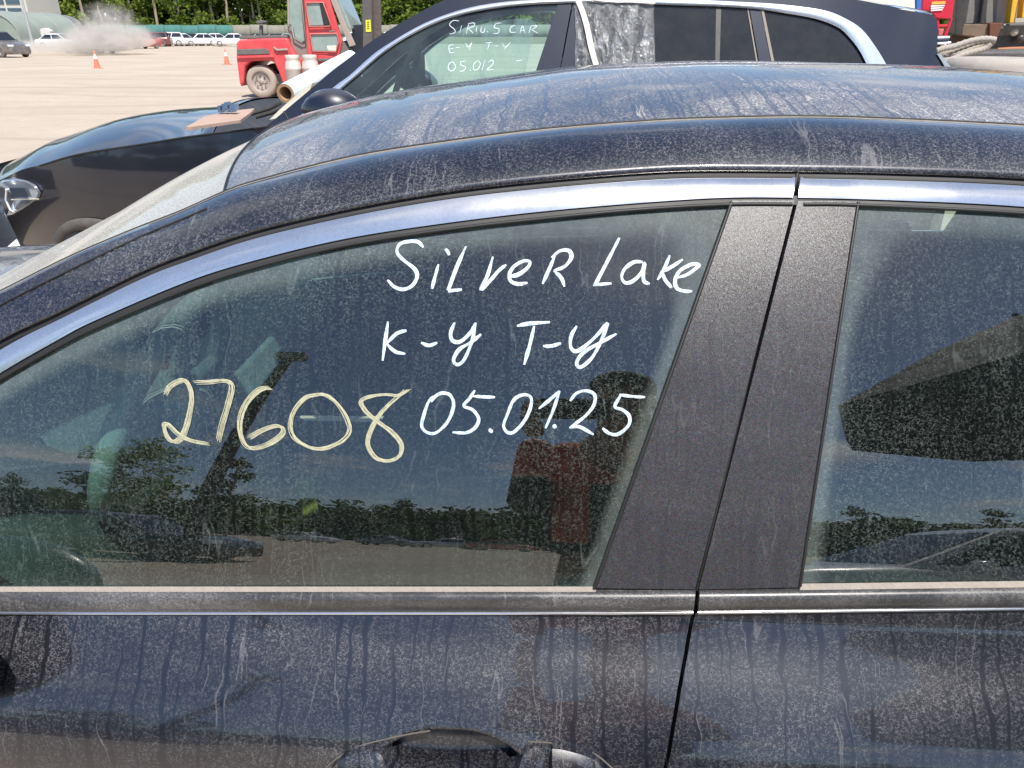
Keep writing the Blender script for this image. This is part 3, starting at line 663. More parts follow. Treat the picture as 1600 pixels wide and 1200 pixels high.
# ================================================================ black SUV behind the sedan
YS, YSC = 3.85, 4.82
def sprof(z): return YS + (0.364 * (z - 1.10) if z > 1.10 else 0.06 * (1.10 - z) - 0.05 * math.sin(max(0, min(1, (1.10 - z) / 0.7)) * math.pi))
def sgx(x): return 0.30 * max(0, -x - 2.25) ** 2 + 0.16 * max(0, x - 1.15) ** 2 + 0.008 * x * x
def shit(px, py, off=0.0): return surf_hit(px, py, off, sprof, sgx, 2.5, 7.0)
def smir(p): return Vector((p[0], 2 * YSC - p[1], p[2]))
def spatch(rows_px, off=0.0, offf=None):
    return MB().grid([[shit(a, c, offf(i / max(1, len(r) - 1), j / max(1, len(rows_px) - 1)) if offf else off) for i, (a, c) in enumerate(r)] for j, r in enumerate(rows_px)])
def lerp_rows(top, bot, n): return [[(a[0] + (c[0] - a[0]) * k / n, a[1] + (c[1] - a[1]) * k / n) for a, c in zip(top, bot)] for k in range(n + 1)]
def sboth(mb, name, mat, parent, **kw):
    o = mb.build(name, mat, parent, world=True, **kw); m = MB(); m.v = [tuple(smir(v)) for v in mb.v]; m.f = [tuple(reversed(f)) for f in mb.f]; m.sm = list(mb.sm)
    return o, m.build(name, mat, parent, world=True, **kw)
suv = empty('suv', (-0.5, YSC, 0), 0, 'black SUV parked behind the sedan, plastic film taped over its rear door', 'car')
b = NB('suv_black_paint'); co = b.coord(); nz = b.noise(3, 6, 0.6, co); sc_ = b.noise(55, 3, 0.7, b.coord((1, 1, 0.25)))
dm = b.math('ADD', b.mapr(nz, 0.3, 0.8, 0.0, 0.02), b.mapr(sc_, 0.72, 0.76, 0.0, 0.07))
ge = b.n('NewGeometry'); sx_ = b.n('SeparateXYZ', **{'#0': ge.outputs['Normal']}); dm = b.math('ADD', dm, b.mapr(sx_.outputs[2], 0.55, 0.95, 0.0, 0.16), True)   # dust settles on what faces up
p = b.n('BsdfPrincipled', Metallic=0.2); b.set(p, 'Base Color', b.mix(dm, (0.005, 0.006, 0.014), DUST)); b.set(p, 'Roughness', 0.35); b.set(p, 'Coat Weight', 1.0); b.set(p, 'Coat Roughness', 0.05)
spaint = b.done(p.outputs[0])
schrome = PM('suv_satin_trim', (0.80, 0.82, 0.86), 0.28, 0.85, var=0.06)
b = NB('suv_front_glass'); fr = b.n('Fresnel'); b.set(fr, 'IOR', b.math('SUBTRACT', 1.5, b.math('MULTIPLY', b.n('NewGeometry').outputs['Backfacing'], 0.8333))); tr_ = b.n('BsdfTransparent', Color=(0.60, 0.93, 0.85)); gl = b.n('BsdfGlossy', Roughness=0.02); df = b.n('BsdfDiffuse', Color=(0.42, 0.48, 0.46))
a = b.n('MixShader'); b.set(a, '#0', b.math('MULTIPLY', fr.outputs[0], 1.9, True)); b.set(a, '#1', tr_.outputs[0]); b.set(a, '#2', gl.outputs[0])
c = b.n('MixShader'); b.set(c, '#0', b.mapr(b.noise(4, 5, 0.6, b.coord()), 0.3, 0.7, 0.02, 0.09)); b.set(c, '#1', a.outputs[0]); b.set(c, '#2', df.outputs[0]); sglass = b.done(c.outputs[0])
sdark = PM('privacy_glass', (0.012, 0.013, 0.014), 0.06, dust=0.05, scale=5)
crease = Line([(-30, 296), (9, 277), (37, 264), (62, 258), (125, 240), (225, 224), (300, 212), (375, 203), (440, 194), (470, 190)])
outer = Line([(405, 206), (432, 184), (446, 172), (482, 142), (517, 112), (542, 93), (584, 62), (640, 28), (690, 2), (740, -16), (820, -30), (900, -37), (1000, -41), (1100, -38), (1180, -30), (1260, -16), (1342, 0), (1394, 10), (1458, 23)])
sct = Line([(440, 206), (519, 138), (545, 119), (575, 92), (600, 73), (662, 37), (725, 14), (787, 3), (850, -1), (950, -4), (1050, -2), (1180, 4), (1239, 9), (1291, 17), (1325, 31), (1349, 48), (1370, 76), (1385, 101), (1400, 130)])
scb = Line([(440, 222), (531, 141), (557, 119), (600, 82), (640, 56), (694, 31), (756, 16), (819, 8), (875, 5), (950, 4), (1050, 8), (1119, 10), (1180, 14), (1222, 20), (1273, 29), (1308, 42), (1325, 56), (1342, 77), (1354, 100), (1368, 130)])
# lower body side with wheel arches
cr_pts = [shit(px, crease(px)) for px in np.linspace(-30, 470, 40)]
def ztops(x):
    if x < cr_pts[-1].x: return float(np.interp(x, [q.x for q in cr_pts], [q.z for q in cr_pts]))
    return cr_pts[-1].z + 0.05 * smooth(x, cr_pts[-1].x, 1.7)
wxs = (shit(65, 385).x + 0.46, 1.0)
rows = []
for i in range(150):
    x = -3.16 + (1.98 + 3.16) * i / 149; zb = 0.38
    for wx in wxs:
        if abs(x - wx) < 0.42: zb = max(zb, 0.20 + math.sqrt(0.42 ** 2 - (x - wx) ** 2))
    zt_ = ztops(x); zb = min(zb, zt_ - 0.05)
    rows.append([Vector((x, sprof(zt_ + (zb - zt_) * k / 20) + sgx(x), zt_ + (zb - zt_) * k / 20)) for k in range(21)])
sboth(MB().grid(rows), 'body_side', spaint, suv)
arch_m = PM('arch_plastic', (0.045, 0.042, 0.04), 0.6, dust=0.2)
for wx in wxs:
    rr = [[Vector((wx + r_ * math.cos(a), sprof(0.20 + r_ * math.sin(a)) + sgx(wx + r_ * math.cos(a)) - o_, 0.20 + r_ * math.sin(a))) for r_, o_ in ((0.445, -0.004), (0.44, 0.018), (0.38, 0.02), (0.37, -0.02), (0.37, -0.2))] for a in np.linspace(R(-10), R(190), 40)]
    sboth(MB().grid(rr), 'wheel_arch', arch_m, suv)
    wheel(suv, (wx, YS + 0.19, 0.30), 0.30, 0.25, mt=rubber); wheel(suv, (wx, 2 * YSC - YS - 0.17, 0.345), 0.345, 0.25, side=1)  # near tyres use clean black rubber to paint in the arch shade
# upper side: A pillar and rail, rear pillar
pl = np.linspace(405, 1400, 150)
sboth(spatch(lerp_rows([(x, outer(x)) for x in pl], [(x, max(sct(x), outer(x) + 1)) for x in pl], 6), 0.004), 'roof_rail', spaint, suv)
rr = [(23, 1458), (34, 1464), (45, 1466), (62, 1465), (79, 1463), (95, 1473), (108, 1481), (150, 1500)]
sboth(spatch([[(1398 + (xr - 1398) * k / 8, (11 + (py - 23) if py < 30 else py) if k == 0 else py - (10 if py < 30 else 0) * (1 - k / 8)) for k in range(9)] for py, xr in rr], 0.004), 'rear_pillar', spaint, suv)
sboth(spatch(lerp_rows([(x, sct(x)) for x in pl[8:]], [(x, scb(x)) for x in pl[8:]], 6), offf=lambda u, v: 0.012 + 0.006 * math.sin(math.pi * v)), 'window_trim', schrome, suv)
def win(name, tl, tr2, bl, br, mat, n=24, off=0.0, topf=scb):
    xs_ = np.linspace(tl, tr2, n); xb_ = np.linspace(bl, br, n)
    return sboth(spatch(lerp_rows([(x, topf(x) - 2) for x in xs_], [(q, max(175 if bl > 600 else 175, topf(x))) for x, q in zip(xs_, xb_)], 16), off), name, mat, suv, recalc=False)
swin, swin2 = win('front_window', 500, 873, 500, 816, sglass, 50); bpy.data.objects.remove(swin2)   # far pane left out so the sheet behind it looks brighter
win('door_pillar', 873, 894, 816, 862, spaint, 4, 0.005); win('door_pillar', 896, 916, 864, 892, spaint, 4, 0.005)
win('rear_window', 916, 1168, 892, 1196, sdark, 20)
win('rear_pillar_trim', 1171, 1188, 1200, 1220, spaint, 4, 0.004); win('window_seal', 1189, 1193, 1221, 1226, seal_m, 3, 0.006); win('window_seal', 1167, 1169, 1195, 1198, seal_m, 3, 0.004)
win('quarter_window', 1193, 1357, 1226, 1400, sdark, 24)
win('window_divider', 1119, 1127, 1116, 1122, black_plastic, 3, 0.002)
# crinkled film taped over the rear door, and its tape
b = NB('plastic_film'); co = b.coord((1, 1, 1)); n1 = b.noise(7, 4, 0.55, b.coord((2.6, 1, 0.6)), 0.8); n2 = b.noise(38, 3, 0.6, co)
gl = b.n('BsdfGlossy', Roughness=0.12); tr_ = b.n('BsdfTransparent', Color=(0.9, 0.9, 0.88)); df = b.n('BsdfDiffuse', Color=(0.62, 0.61, 0.58)); bn = b.bump(b.math('ADD', n1, b.math('MULTIPLY', n2, 0.4)), 1.0, 0.05)
b.set(gl, 'Normal', bn); b.set(df, 'Normal', bn); a = b.n('MixShader'); b.set(a, '#0', b.mapr(n1, 0.45, 0.75, 0.10, 0.45)); b.set(a, '#1', tr_.outputs[0]); b.set(a, '#2', gl.outputs[0])
c = b.n('MixShader'); b.set(c, '#0', b.math('ADD', b.mapr(n1, 0.35, 0.7, 0.10, 0.34), b.mapr(n2, 0.66, 0.72, 0.0, 0.5))); b.set(c, '#1', a.outputs[0]); b.set(c, '#2', df.outputs[0]); film_m = b.done(c.outputs[0])
rows = []
for j in range(40):
    v = j / 39; row = []
    for i in range(60):
        u = i / 59; px = (897 + 8 * v + 10 * math.sin(v * 9) * (v > .3) * 0.3) * (1 - u) + (1021 + 5 * v) * u; py = -6 + 186 * v
        q = shit(px, py, 0.02); q.y += 0.010 * mnoise.noise(Vector((px * 0.06, py * 0.03, 0))) + 0.004 * mnoise.noise(Vector((px * 0.2, py * 0.16, 4))) - 0.006 * abs(math.sin(px * 0.13 + py * 0.05)) * math.exp(-v * 5); row.append(q)
    rows.append(row)
fo = tag(MB().grid(rows).build('plastic_film', film_m), 'crinkled clear plastic film taped over the black SUV\'s rear door window', 'plastic film')
tape_m = PM('masking_tape', (0.62, 0.57, 0.50), 0.7, bump=0.4, bscale=50)
for k_, (P, w_) in enumerate(([[(903, 0), (911, 20), (918, 45), (924, 75), (934, 110), (945, 150)], 9], [[(918, -3), (950, 1), (990, 2), (1024, 4)], 4])):
    A = [[shit(a_ - w_ / 2 * (1 if k_ == 0 else 0), c_ - (0 if k_ == 0 else w_ / 2), 0.034), shit(a_ + w_ / 2 * (1 if k_ == 0 else 0), c_ + (0 if k_ == 0 else w_ / 2), 0.034)] for a_, c_ in [(q.x, q.y) for q in catmull([(x, y, 0) for x, y in P], 5)]]
    MB().grid(A).build('tape', tape_m, fo, world=True)
# windscreen, roof, bonnet as lofts from side to side
def sloft(P, kz, bx, ncol=30):
    out = []
    for k, D in enumerate(P):
        hw = YSC - D.y; t = k / (len(P) - 1)
        out.append([Vector((D.x - bx(t) * (1 - w * w), YSC + w * hw, D.z + kz(t) * (1 - w * w))) for w in [-1 + 2 * j / ncol for j in range(ncol + 1)]])
    return out
po = [shit(px, outer(px), 0.0) for px in np.linspace(405, 700, 40)]
swg = car_glass('suv_windscreen_glass', tint=(0.4, 0.5, 0.46), film=0.42, line=0.05, run=0.0, dust=(0.50, 0.48, 0.44))
MB().grid(sloft(po, lambda t: 0.012, lambda t: 0.05)).build('windscreen', swg, suv, world=True)
pr = [shit(px, outer(px), 0.0) for px in np.linspace(700, 1458, 60)]
MB().grid(sloft(pr, lambda t: 0.012 + 0.05 * min(1, t * 3) - 0.02 * t, lambda t: 0.05 * (1 - t) ** 3 - 0.1 * t ** 4)).build('roof', spaint, suv, world=True)
bk = [[shit(xr, py if py > 24 else 22, 0.0) for py, xr in rr]]; last = bk[0]
bkr = [[Vector((p.x + 0.10 * (1 - w * w), YSC + w * (YSC - p.y), p.z)) for w in [-1 + 2 * j / 20 for j in range(21)]] for p in last]
bkr += [[Vector((2.03 + 0.08 * (1 - w * w), YSC + w * 0.85, z_)) for w in [-1 + 2 * j / 20 for j in range(21)]] for z_ in (1.05, 0.8, 0.45)]
MB().grid(bkr).build('tailgate', spaint, suv, world=True)
for r_ in (0, ): sboth(MB().tube([shit(x, outer(x) - 3, 0.0) + Vector((0, 0.08, 0.035 * math.sin(math.pi * min(1, max(0, (x - 733) / 610))) ** 0.3)) for x in np.linspace(735, 1340, 40)], 0.016, 8), 'roof_bar', schrome, suv)
sboth(MB().grid([[shit(px_, py_, 0.012) for px_ in np.linspace(a_, c_, 6)] for py_, a_, c_ in ((84, 1464, 1470), (95, 1471, 1478), (112, 1481, 1492), (150, 1496, 1515))]), 'tail_light', PM('tail_lens', (0.25, 0.28, 0.3), 0.2), suv)
hoodm = dusty_paint('suv_bonnet_paint', base=(0.006, 0.008, 0.014), film=0.10, line=0.05, run=0.3, rough=0.4, sc=0.3, cfall=2.5)
hp = [shit(px, crease(px) + 0.5, -0.004) for px in np.linspace(-30, 425, 60)]
hr_ = sloft(hp, lambda t: 0.015 + 0.085 * math.sin(math.pi * min(1, t * 1.25 + 0.05)) ** 0.7 if t < 0.76 else 0.10 - 0.05 * (t - 0.76) / 0.24, lambda t: 0.22 * (1 - t) + 0.10 * t)
hcut = hr_[:48]
MB().grid(hcut).build('bonnet', hoodm, suv, world=True)
MB().grid([[p + Vector((0, 0, -0.01 - 0.12 * math.sin(math.pi * k / 12))) for p in hr_[47 + k]] for k in range(13)]).build('scuttle', black_plastic, suv, world=True)
for k, P in enumerate(([(392, 178), (420, 170), (440, 160)], [(400, 183), (425, 176), (447, 166)])):
    MB().tube([at_y(a_, c_, 4.15 + 0.1 * k) for a_, c_ in P], 0.012, 6).build('wiper_arm', black_plastic, suv, world=True)
for L_ in ([(62, 259), (125, 241), (225, 225), (300, 213), (375, 204), (425, 197)], [(443, 174), (449, 184), (458, 200), (470, 240)]): sboth(MB().tube([shit(q.x, q.y, 0.001) for q in catmull([(a_, c_, 0) for a_, c_ in L_], 5)], 0.005, 5), 'shut_line', rubber, suv)
front = [[Vector((p.x, p.y, p.z)) for p in hr_[0]]]
for s_, z_ in ((0.06, 0.74), (0.08, 0.6), (0.08, 0.45), (0.02, 0.34)): front.append([Vector((p.x - s_ * (1 - abs(p.y - YSC) / 1.3), p.y, z_)) for p in hr_[0]])
MB().grid(front).build('front_bumper', spaint, suv, world=True)
for k in range(9): MB().box((hr_[0][15].x - 0.07, YSC - 0.36 + 0.09 * k, 0.72), (0.05, 0.02, 0.22)).build('grille_bar', schrome, suv, world=True)
# headlight: housing, lens, lamp
HP = [(-14, 288), (4, 281), (22, 278), (42, 282), (56, 289), (64, 301), (61, 309), (46, 320), (24, 333), (10, 339), (-6, 322)]
lensm = PM('headlight_lens', (0.55, 0.60, 0.66), 0.08, 0.75, var=0.5, scale=14)
hb = MB(); cpt = shit(26, 305, 0.03); ring = [shit(a_, c_, 0.004) for a_, c_ in HP]; ring2 = [shit(a_ + (26 - a_) * 0.12, c_ + (305 - c_) * 0.12, 0.022) for a_, c_ in HP]
hb.grid([ring, ring2], True, True); hb.add(ring2 + [cpt], [(i, (i + 1) % len(ring2), len(ring2)) for i in range(len(ring2))], True)
hl_o, _ = sboth(hb, 'headlight', lensm, suv)
dk = PM('headlight_dark', (0.02, 0.035, 0.06), 0.15)
MB().add([shit(a_, c_, 0.034) for a_, c_ in [(14, 294), (38, 294), (44, 309), (20, 309)]], [(0, 1, 2, 3)]).build('lamp_unit', dk, hl_o, world=True)
MB().tube([shit(a_, c_, 0.03) for a_, c_ in [(10, 296), (9, 312), (16, 328), (22, 331)]], 0.006, 6).build('light_strip', PM('strip_white', (0.8, 0.82, 0.85), 0.2), hl_o, world=True)
MB().tube([shit(a_, c_, 0.03) for a_, c_ in [(18, 312), (60, 311)]], 0.004, 6).build('light_strip', PM('strip_tan', (0.55, 0.5, 0.42), 0.2), hl_o, world=True)
# mirror
mb = MB(); C_ = at_y(524, 170, 3.66); rws = []
for i in range(15):
    t = i / 14; s_ = math.sin(math.pi * (0.03 + 0.94 * t)) ** 0.5
    rws.append([C_ + Vector(((t - 0.5) * 0.27 + 0.02 * math.cos(a), 0.085 * math.cos(a) * s_, 0.10 * math.sin(a) * s_ * (1.0 if math.sin(a) > 0 else 0.9) - 0.02 * t)) for a in [2 * math.pi * k / 18 for k in range(18)]])
mb.grid(rws, True, True); mb.tube([C_ + Vector((0.02, 0.05, -0.05)), C_ + Vector((0.05, 0.25, -0.07))], 0.03, 8); sboth(mb, 'wing_mirror', spaint, suv)
# cabin
sboth(MB().box((1.2 - 1.5, YS + 0.12, 0.8), (2.6, 0.04, 0.55)), 'door_card', dark_in, suv)
MB().box((-0.3, YSC, 0.42), (3.6, 1.7, 0.05)).build('floor_pan', dark_in, suv, world=True)
for (x, yc) in ((-0.05, 4.42), (-0.05, 5.22)):
    s_ = MB(); M_ = Matrix.Rotation(R(16), 3, 'Y'); s_.box((x - 0.25, yc, 0.8), (0.5, 0.5, 0.18)); s_.box((x + 0.08, yc, 1.12), (0.13, 0.48, 0.6), M_); s_.box((x + 0.17, yc, 1.47), (0.1, 0.26, 0.16), M_)
    s_.build('seat', leather, suv, world=True, bevel=0.04, seg=3)
MB().box((-1.15, YSC, 1.02), (0.5, 1.6, 0.26)).build('dashboard', dark_in, suv, world=True, bevel=0.06)
swm2 = Matrix.Translation(at_y(634, 122, 4.42)) @ Matrix.Rotation(R(-66), 4, 'Y')
s2 = MB().tube([swm2 @ Vector((0.185 * math.cos(a), 0.185 * math.sin(a), 0)) for a in [2 * math.pi * k / 32 for k in range(33)]], 0.017, 8, cap=False).ball(swm2 @ Vector((0, 0, 0)), 0.06, 10, 6)
s2.build('steering_wheel', dark_in, suv, world=True)
MB().box(at_y(655, 106, 4.8), (0.04, 0.22, 0.16)).build('display_screen', dark_in, suv, world=True, bevel=0.01)
# pale sheet hung inside the far front window
rows = []
for j in range(16):
    v = j / 15; row = []
    for i in range(24):
        u = i / 23; tx = 664 + (838 - 664) * u; ty = Line([(664, 82), (690, 64), (720, 48), (760, 36), (800, 30), (828, 30), (838, 36)])(tx) if i or 1 else 0
        bx_ = 682 + (810 - 682) * u; by_ = 160; q = at_y(tx + (bx_ - tx) * v, ty + (by_ - ty) * v, 5.74 - 0.12 * v + 0.02 * math.sin(i * 0.9 + v * 2)); row.append(q)
    rows.append(row)
b = NB('sheet_plastic'); df = b.n('BsdfTranslucent', Color=(0.95, 0.97, 0.95)); tl_ = b.n('BsdfTransparent', Color=(0.92, 0.97, 0.95)); a = b.n('MixShader'); b.set(a, '#0', b.mapr(b.noise(1.0, 4, 0.6, b.coord((9, 9, 2.5)), 0.5), 0.35, 0.65, 0.5, 0.85)); b.set(a, '#1', df.outputs[0]); b.set(a, '#2', tl_.outputs[0])
sheet_m = b.done(a.outputs[0])
tag(MB().grid(rows).build('plastic_sheet', sheet_m), 'pale plastic sheet taped over the far front window of the SUV beyond its cabin', 'sheet')
# faint marker writing on the SUV glass
def snrm(p): return Vector((0, -0.94, 0.34))
k3 = lambda L: [(600 + a_ / 3.2, c_ / 3.2) for a_, c_ in L]
ink_s = PM('white_marker_ink_faded', (0.62, 0.68, 0.70), 0.6)
for nm, st in [('letter', [[(375,105),(345,103),(328,125),(350,145),(355,162),(325,172)]]), ('letter', [[(388,128),(378,165)]]), ('letter', [[(425,115),(410,170)],[(425,118),(450,115),(450,130),(422,142)],[(422,142),(447,167)]]),
    ('letter', [[(465,132),(460,160)]]), ('letter', [[(488,135),(484,158),(500,160),(505,138)]]), ('dot_mark', [[(515,157),(520,161)]]), ('digit', [[(587,115),(560,117)],[(560,117),(550,137),(575,145),(570,165),(546,168)]]),
    ('letter', [[(656,126),(634,136),(632,160),(660,162)]]), ('letter', [[(680,165),(692,130),(705,165)],[(685,152),(702,152)]]), ('letter', [[(735,130),(724,166)],[(735,130),(765,130),(738,148)],[(738,148),(770,167)]]),
    ('letter', [[(348,223),(325,230),(330,262),(352,262)],[(327,244),(348,243)]]), ('dash_mark', [[(360,238),(378,238)]]), ('letter', [[(408,215),(420,236),(440,212)],[(440,212),(425,250)]]), ('letter', [[(508,215),(542,212)],[(527,214),(518,248)]]), ('dash_mark', [[(552,230),(570,230)]]), ('letter', [[(590,215),(605,236),(632,212)],[(632,212),(600,250)]]),
    ('digit', [[(345,308),(325,320),(322,345),(340,355),(358,335),(345,308)]]), ('digit', [[(408,305),(385,308)],[(385,308),(384,325),(408,336),(396,354),(378,355)]]), ('dot_mark', [[(430,350),(434,354)]]), ('digit', [[(468,302),(448,322),(450,348),(470,345),(482,318),(468,302)]]), ('digit', [[(505,300),(490,350)]]), ('digit', [[(520,312),(540,300),(545,320),(515,348),(548,346)]]), ('dash_mark', [[(660,306),(692,300)]])]:
    mb = MB()
    for q in st: r_ = ribbon(k3(q), 0.0044, off=0.004, hitf=shit, sub=4, nrm=snrm); mb.add(r_.v, r_.f, True)
    mb.build(nm, ink_s, swin, world=True, recalc=False)
# things lying on the SUV's bonnet
cb = [at_z(a_, c_, 1.185) for a_, c_ in [(291, 203), (323, 185), (380, 175), (398, 173), (392, 180), (376, 192), (300, 203)]]
tag(MB().prism(cb, (0, 0, 0.012)).build('cardboard_sheet', PM('cardboard', (0.42, 0.29, 0.22), 0.8, bump=0.2)), 'torn brown cardboard sheet lying on the SUV bonnet near the windscreen', 'cardboard')
t_ = MB(); c0 = at_z(355, 170, 1.22)
for k in range(5): t_.box(c0 + Vector((-0.03 + 0.018 * k, 0.01 * (k % 2), 0.008 * (k % 3))), (0.014, 0.05, 0.03))
tag(t_.build('spring_clip', PM('blue_metal', (0.16, 0.24, 0.38), 0.3, 0.6)), 'small bluish metal clip standing on the bonnet behind the cardboard', 'clip')
ax0 = at_y(446, 146, 4.35); ax1 = at_y(548, 92, 5.3); d_ = (ax1 - ax0).normalized(); tb = MB()
u_ = d_.cross(Vector((0, 0, 1))).normalized(); w_ = u_.cross(d_)
prof_t = [(0.036, 0), (0.052, 0), (0.052, 1), (0.036, 1), (0.036, 0)]
rows = [[ax0 + d_ * ((ax1 - ax0).length * h_) + u_ * (r_ * math.cos(a)) + w_ * (r_ * math.sin(a)) for a in [2 * math.pi * k / 26 for k in range(26)]] for r_, h_ in prof_t]
tb.grid(rows[:2], False, True); tb.grid(rows[1:3], True, True); tb.grid(rows[3:], True, True)
to = tb.build('cardboard_tube'); to.data.materials.append(PM('tube_white', (0.74, 0.80, 0.88), 0.5)); to.data.materials.append(PM('tube_card', (0.40, 0.24, 0.13), 0.8))
for i, pgn in enumerate(to.data.polygons): pgn.material_index = 0 if 26 <= i < 52 else 1
tag(to, 'white cardboard tube with open brown end lying across the SUV windscreen', 'tube')
MB_p = MB(); MB_p.prism([at_y(a_, c_, 3.95) for a_, c_ in [(421, 187), (436, 172), (470, 142), (488, 130), (484, 141), (450, 170), (432, 185)]], (0, 0.25, 0.0))  # added strip, its cream colour stands for sunlit dusty windscreen glass
tag(MB_p.build('windscreen_edge_strip', PM('sunlit_edge_cream', (0.66, 0.62, 0.5), 0.8)), 'cream strip coloured like the sunlit dusty edge of the SUV windscreen, beneath the tube', 'windscreen edge')
# torn white paper on the ground beside the bumper (seen under the nose)
pp = MB(); ps = [at_y(a_, c_, 4.3) for a_, c_ in [(4, 392), (10, 387), (22, 384), (34, 386), (47, 384), (47, 391), (20, 394)]]; pp.prism(ps, (0, 0.12, 0.03))
tag(pp.build('torn_bumper_foam', PM('white_foam', (0.8, 0.79, 0.76), 0.8, bump=0.4)), 'torn white foam sticking out under the black SUV\'s front bumper', 'foam piece')
# ================================================================ red forklift
YF = 20.5
def f3(x, y): return (360 + x / 6.667, y / 6.667)
def plate(mb, pts, y, th, f=None):
    """outline at its own distance y, given real thickness th away from the camera"""
    return mb.prism([at_y(*(f(*p) if f else p), y) for p in pts], (0, th, 0))
fl = empty('forklift', (-7.6, YF + 0.8, 0), 0, 'red forklift with dusty cab and dark mast standing on the dirt lot', 'forklift')
red = PM('forklift_red', (0.62, 0.030, 0.045), 0.45, dust=0.22, dcol=(0.6, 0.35, 0.3), scale=1.2); redd = PM('forklift_red_pale', (0.50, 0.10, 0.09), 0.6, dust=0.3, scale=1.5)
grey = PM('forklift_grey', (0.085, 0.085, 0.085), 0.6, dust=0.25); frame_d = PM('dusty_frame', (0.33, 0.27, 0.24), 0.7, dust=0.3)
def fp(name, pts, dy, th, mat, par=None, bev=0.015): 
    return plate(MB(), pts, YF + dy, th, f3).build(name, mat, par or fl, world=True, bevel=bev)
fp('counterweight', [(60,445),(92,415),(360,400),(585,395),(640,500),(700,620),(905,560),(905,870),(545,870),(500,745),(455,650),(400,630),(210,640),(150,690),(135,860),(108,905),(92,860),(60,600)], 0, 1.7, red, bev=0.04)
fp('side_stripe', [(66,512),(385,506),(408,565),(66,575)], -0.03, 0.05, grey); fp('side_ledge', [(64,582),(440,575),(455,600),(64,612)], -0.05, 0.06, red)
fp('top_cover', [(88,372),(578,366),(592,396),(88,412)], 0.1, 1.5, grey)
fp('exhaust_stack', [(298,262),(327,262),(327,372),(298,372)], 0.7, 0.12, grey); fp('exhaust_cap', [(262,232),(280,212),(330,212),(345,232),(330,246),(275,246)], 0.62, 0.28, grey)
fp('rear_frame', [(585,-320),(740,-320),(745,0),(795,440),(800,640),(735,640),(640,480),(592,300)], 0.15, 1.4, PM('rear_cab_frame', (0.22, 0.18, 0.16), 0.7, dust=0.3))
fglass = PM('cab_glass', (0.20, 0.27, 0.25), 0.12, dust=0.4, dcol=(0.45, 0.5, 0.46), scale=2.0)
fp('rear_glass', [(610,-300),(722,-300),(735,0),(772,430),(745,440),(672,395),(652,300),(628,262),(606,255)], 0.11, 0.05, fglass)
for P in ([(600,-300),(600,262),(640,285),(660,395),(745,445),(782,432),(740,0)], ): MB().tube([at_y(*f3(*q), YF + 0.08) for q in P], 0.018, 6).build('rear_glass_seal', frame_d, fl, world=True)
door = fp('cab_door', [(745,-250),(960,-250),(1035,0),(1125,310),(1165,420),(1125,600),(1110,615),(800,625),(795,440)], 0.05, 0.10, red, bev=0.02)
fp('cab_roof', [(560,-345),(1010,-345),(1015,-300),(560,-300)], -0.05, 1.8, grey); fp('cab_far_side', [(745,-280),(960,-280),(1035,0),(1165,420),(1125,600),(800,625)], 1.45, 0.08, grey)
fp('door_window', [(785,28),(965,24),(1045,262),(822,272)], 0.02, 0.05, fglass, door); fp('door_window', [(835,352),(1108,348),(1128,425),(1100,538),(862,532)], 0.02, 0.05, fglass, door)
for P in ([(785,28),(965,24),(1048,262),(1040,275),(822,280),(785,28)], [(832,355),(1108,348),(1130,425),(1100,542),(858,535),(832,355)]): MB().tube([at_y(*f3(*q), YF) for q in P], 0.02, 6).build('window_seal', redd, door, world=True)
fp('pale_bag', [(1000,478),(1105,475),(1100,535),(1010,530)], 0.0, 0.04, PM('bag_white', (0.6, 0.6, 0.5), 0.8)); fp('driver_seat', [(925,35),(985,35),(1030,260),(970,262)], 0.0, 0.03, dark_in); fp('door_handle', [(1020,318),(1090,318),(1080,335),(1030,340)], -0.02, 0.05, grey, door)
fp('front_pillar', [(1030,-30),(1085,-30),(1125,60),(1215,280),(1300,470),(1240,490),(1150,270)], 0.05, 0.09, frame_d); fp('windscreen', [(1080,-40),(1120,-40),(1215,180),(1260,300),(1225,290)], 0.1, 1.3, fglass)
fp('lower_stripe', [(905,612),(1112,606),(1105,634),(905,642)], -0.04, 0.06, grey); fp('side_body', [(905,560),(1120,600),(1200,640),(1200,900),(905,900)], 0.02, 1.6, red)
fp('step_panel', [(1130,560),(1170,420),(1260,560),(1260,700),(1130,700)], 0.1, 1.3, grey); fp('hydraulic_pack', [(1265,260),(1360,255),(1370,600),(1270,600)], 0.4, 0.7, PM('navy_box', (0.02, 0.025, 0.035), 0.5))
fp('grab_handle', [(450,482),(480,510),(590,505),(600,525),(480,532),(445,500)], -0.06, 0.05, frame_d)
mast = fp('mast', [(1362,-480),(1455,-480),(1475,350),(1470,900),(1375,900),(1380,350)], 0.1, 0.18, PM('mast_steel', (0.07, 0.065, 0.065), 0.5, dust=0.15)); 
fp('mast', [(1480,-480),(1545,-480),(1562,350),(1560,900),(1490,900)], 0.3, 0.18, PM('mast_steel_rusty', (0.06, 0.045, 0.04), 0.5, dust=0.2)); fp('mast', [(1365,-480),(1545,-480),(1560,800),(1380,800)], 1.3, 0.18, grey)
fp('yellow_decal', [(1408,210),(1458,205),(1466,330),(1412,332)], 0.085, 0.012, PM('decal_yellow', (0.75, 0.72, 0.05), 0.5), mast, 0)
for k in range(5): fp('decal_mark', [(1422,225+22*k),(1446,223+22*k),(1448,234+22*k),(1424,236+22*k)], 0.078, 0.006, PM('decal_ink', (0.2, 0.2, 0.03), 0.6), mast, 0) if k < 4 else None
wm_ = PM('dust_caked_tyre', (0.34, 0.28, 0.23), 0.9, dust=0.5, dcol=(0.42, 0.36, 0.30), bump=0.5, bscale=8)
wc_ = at_y(*f3(320, 848), YF + 0.1); wr_ = wc_.z - 0.0
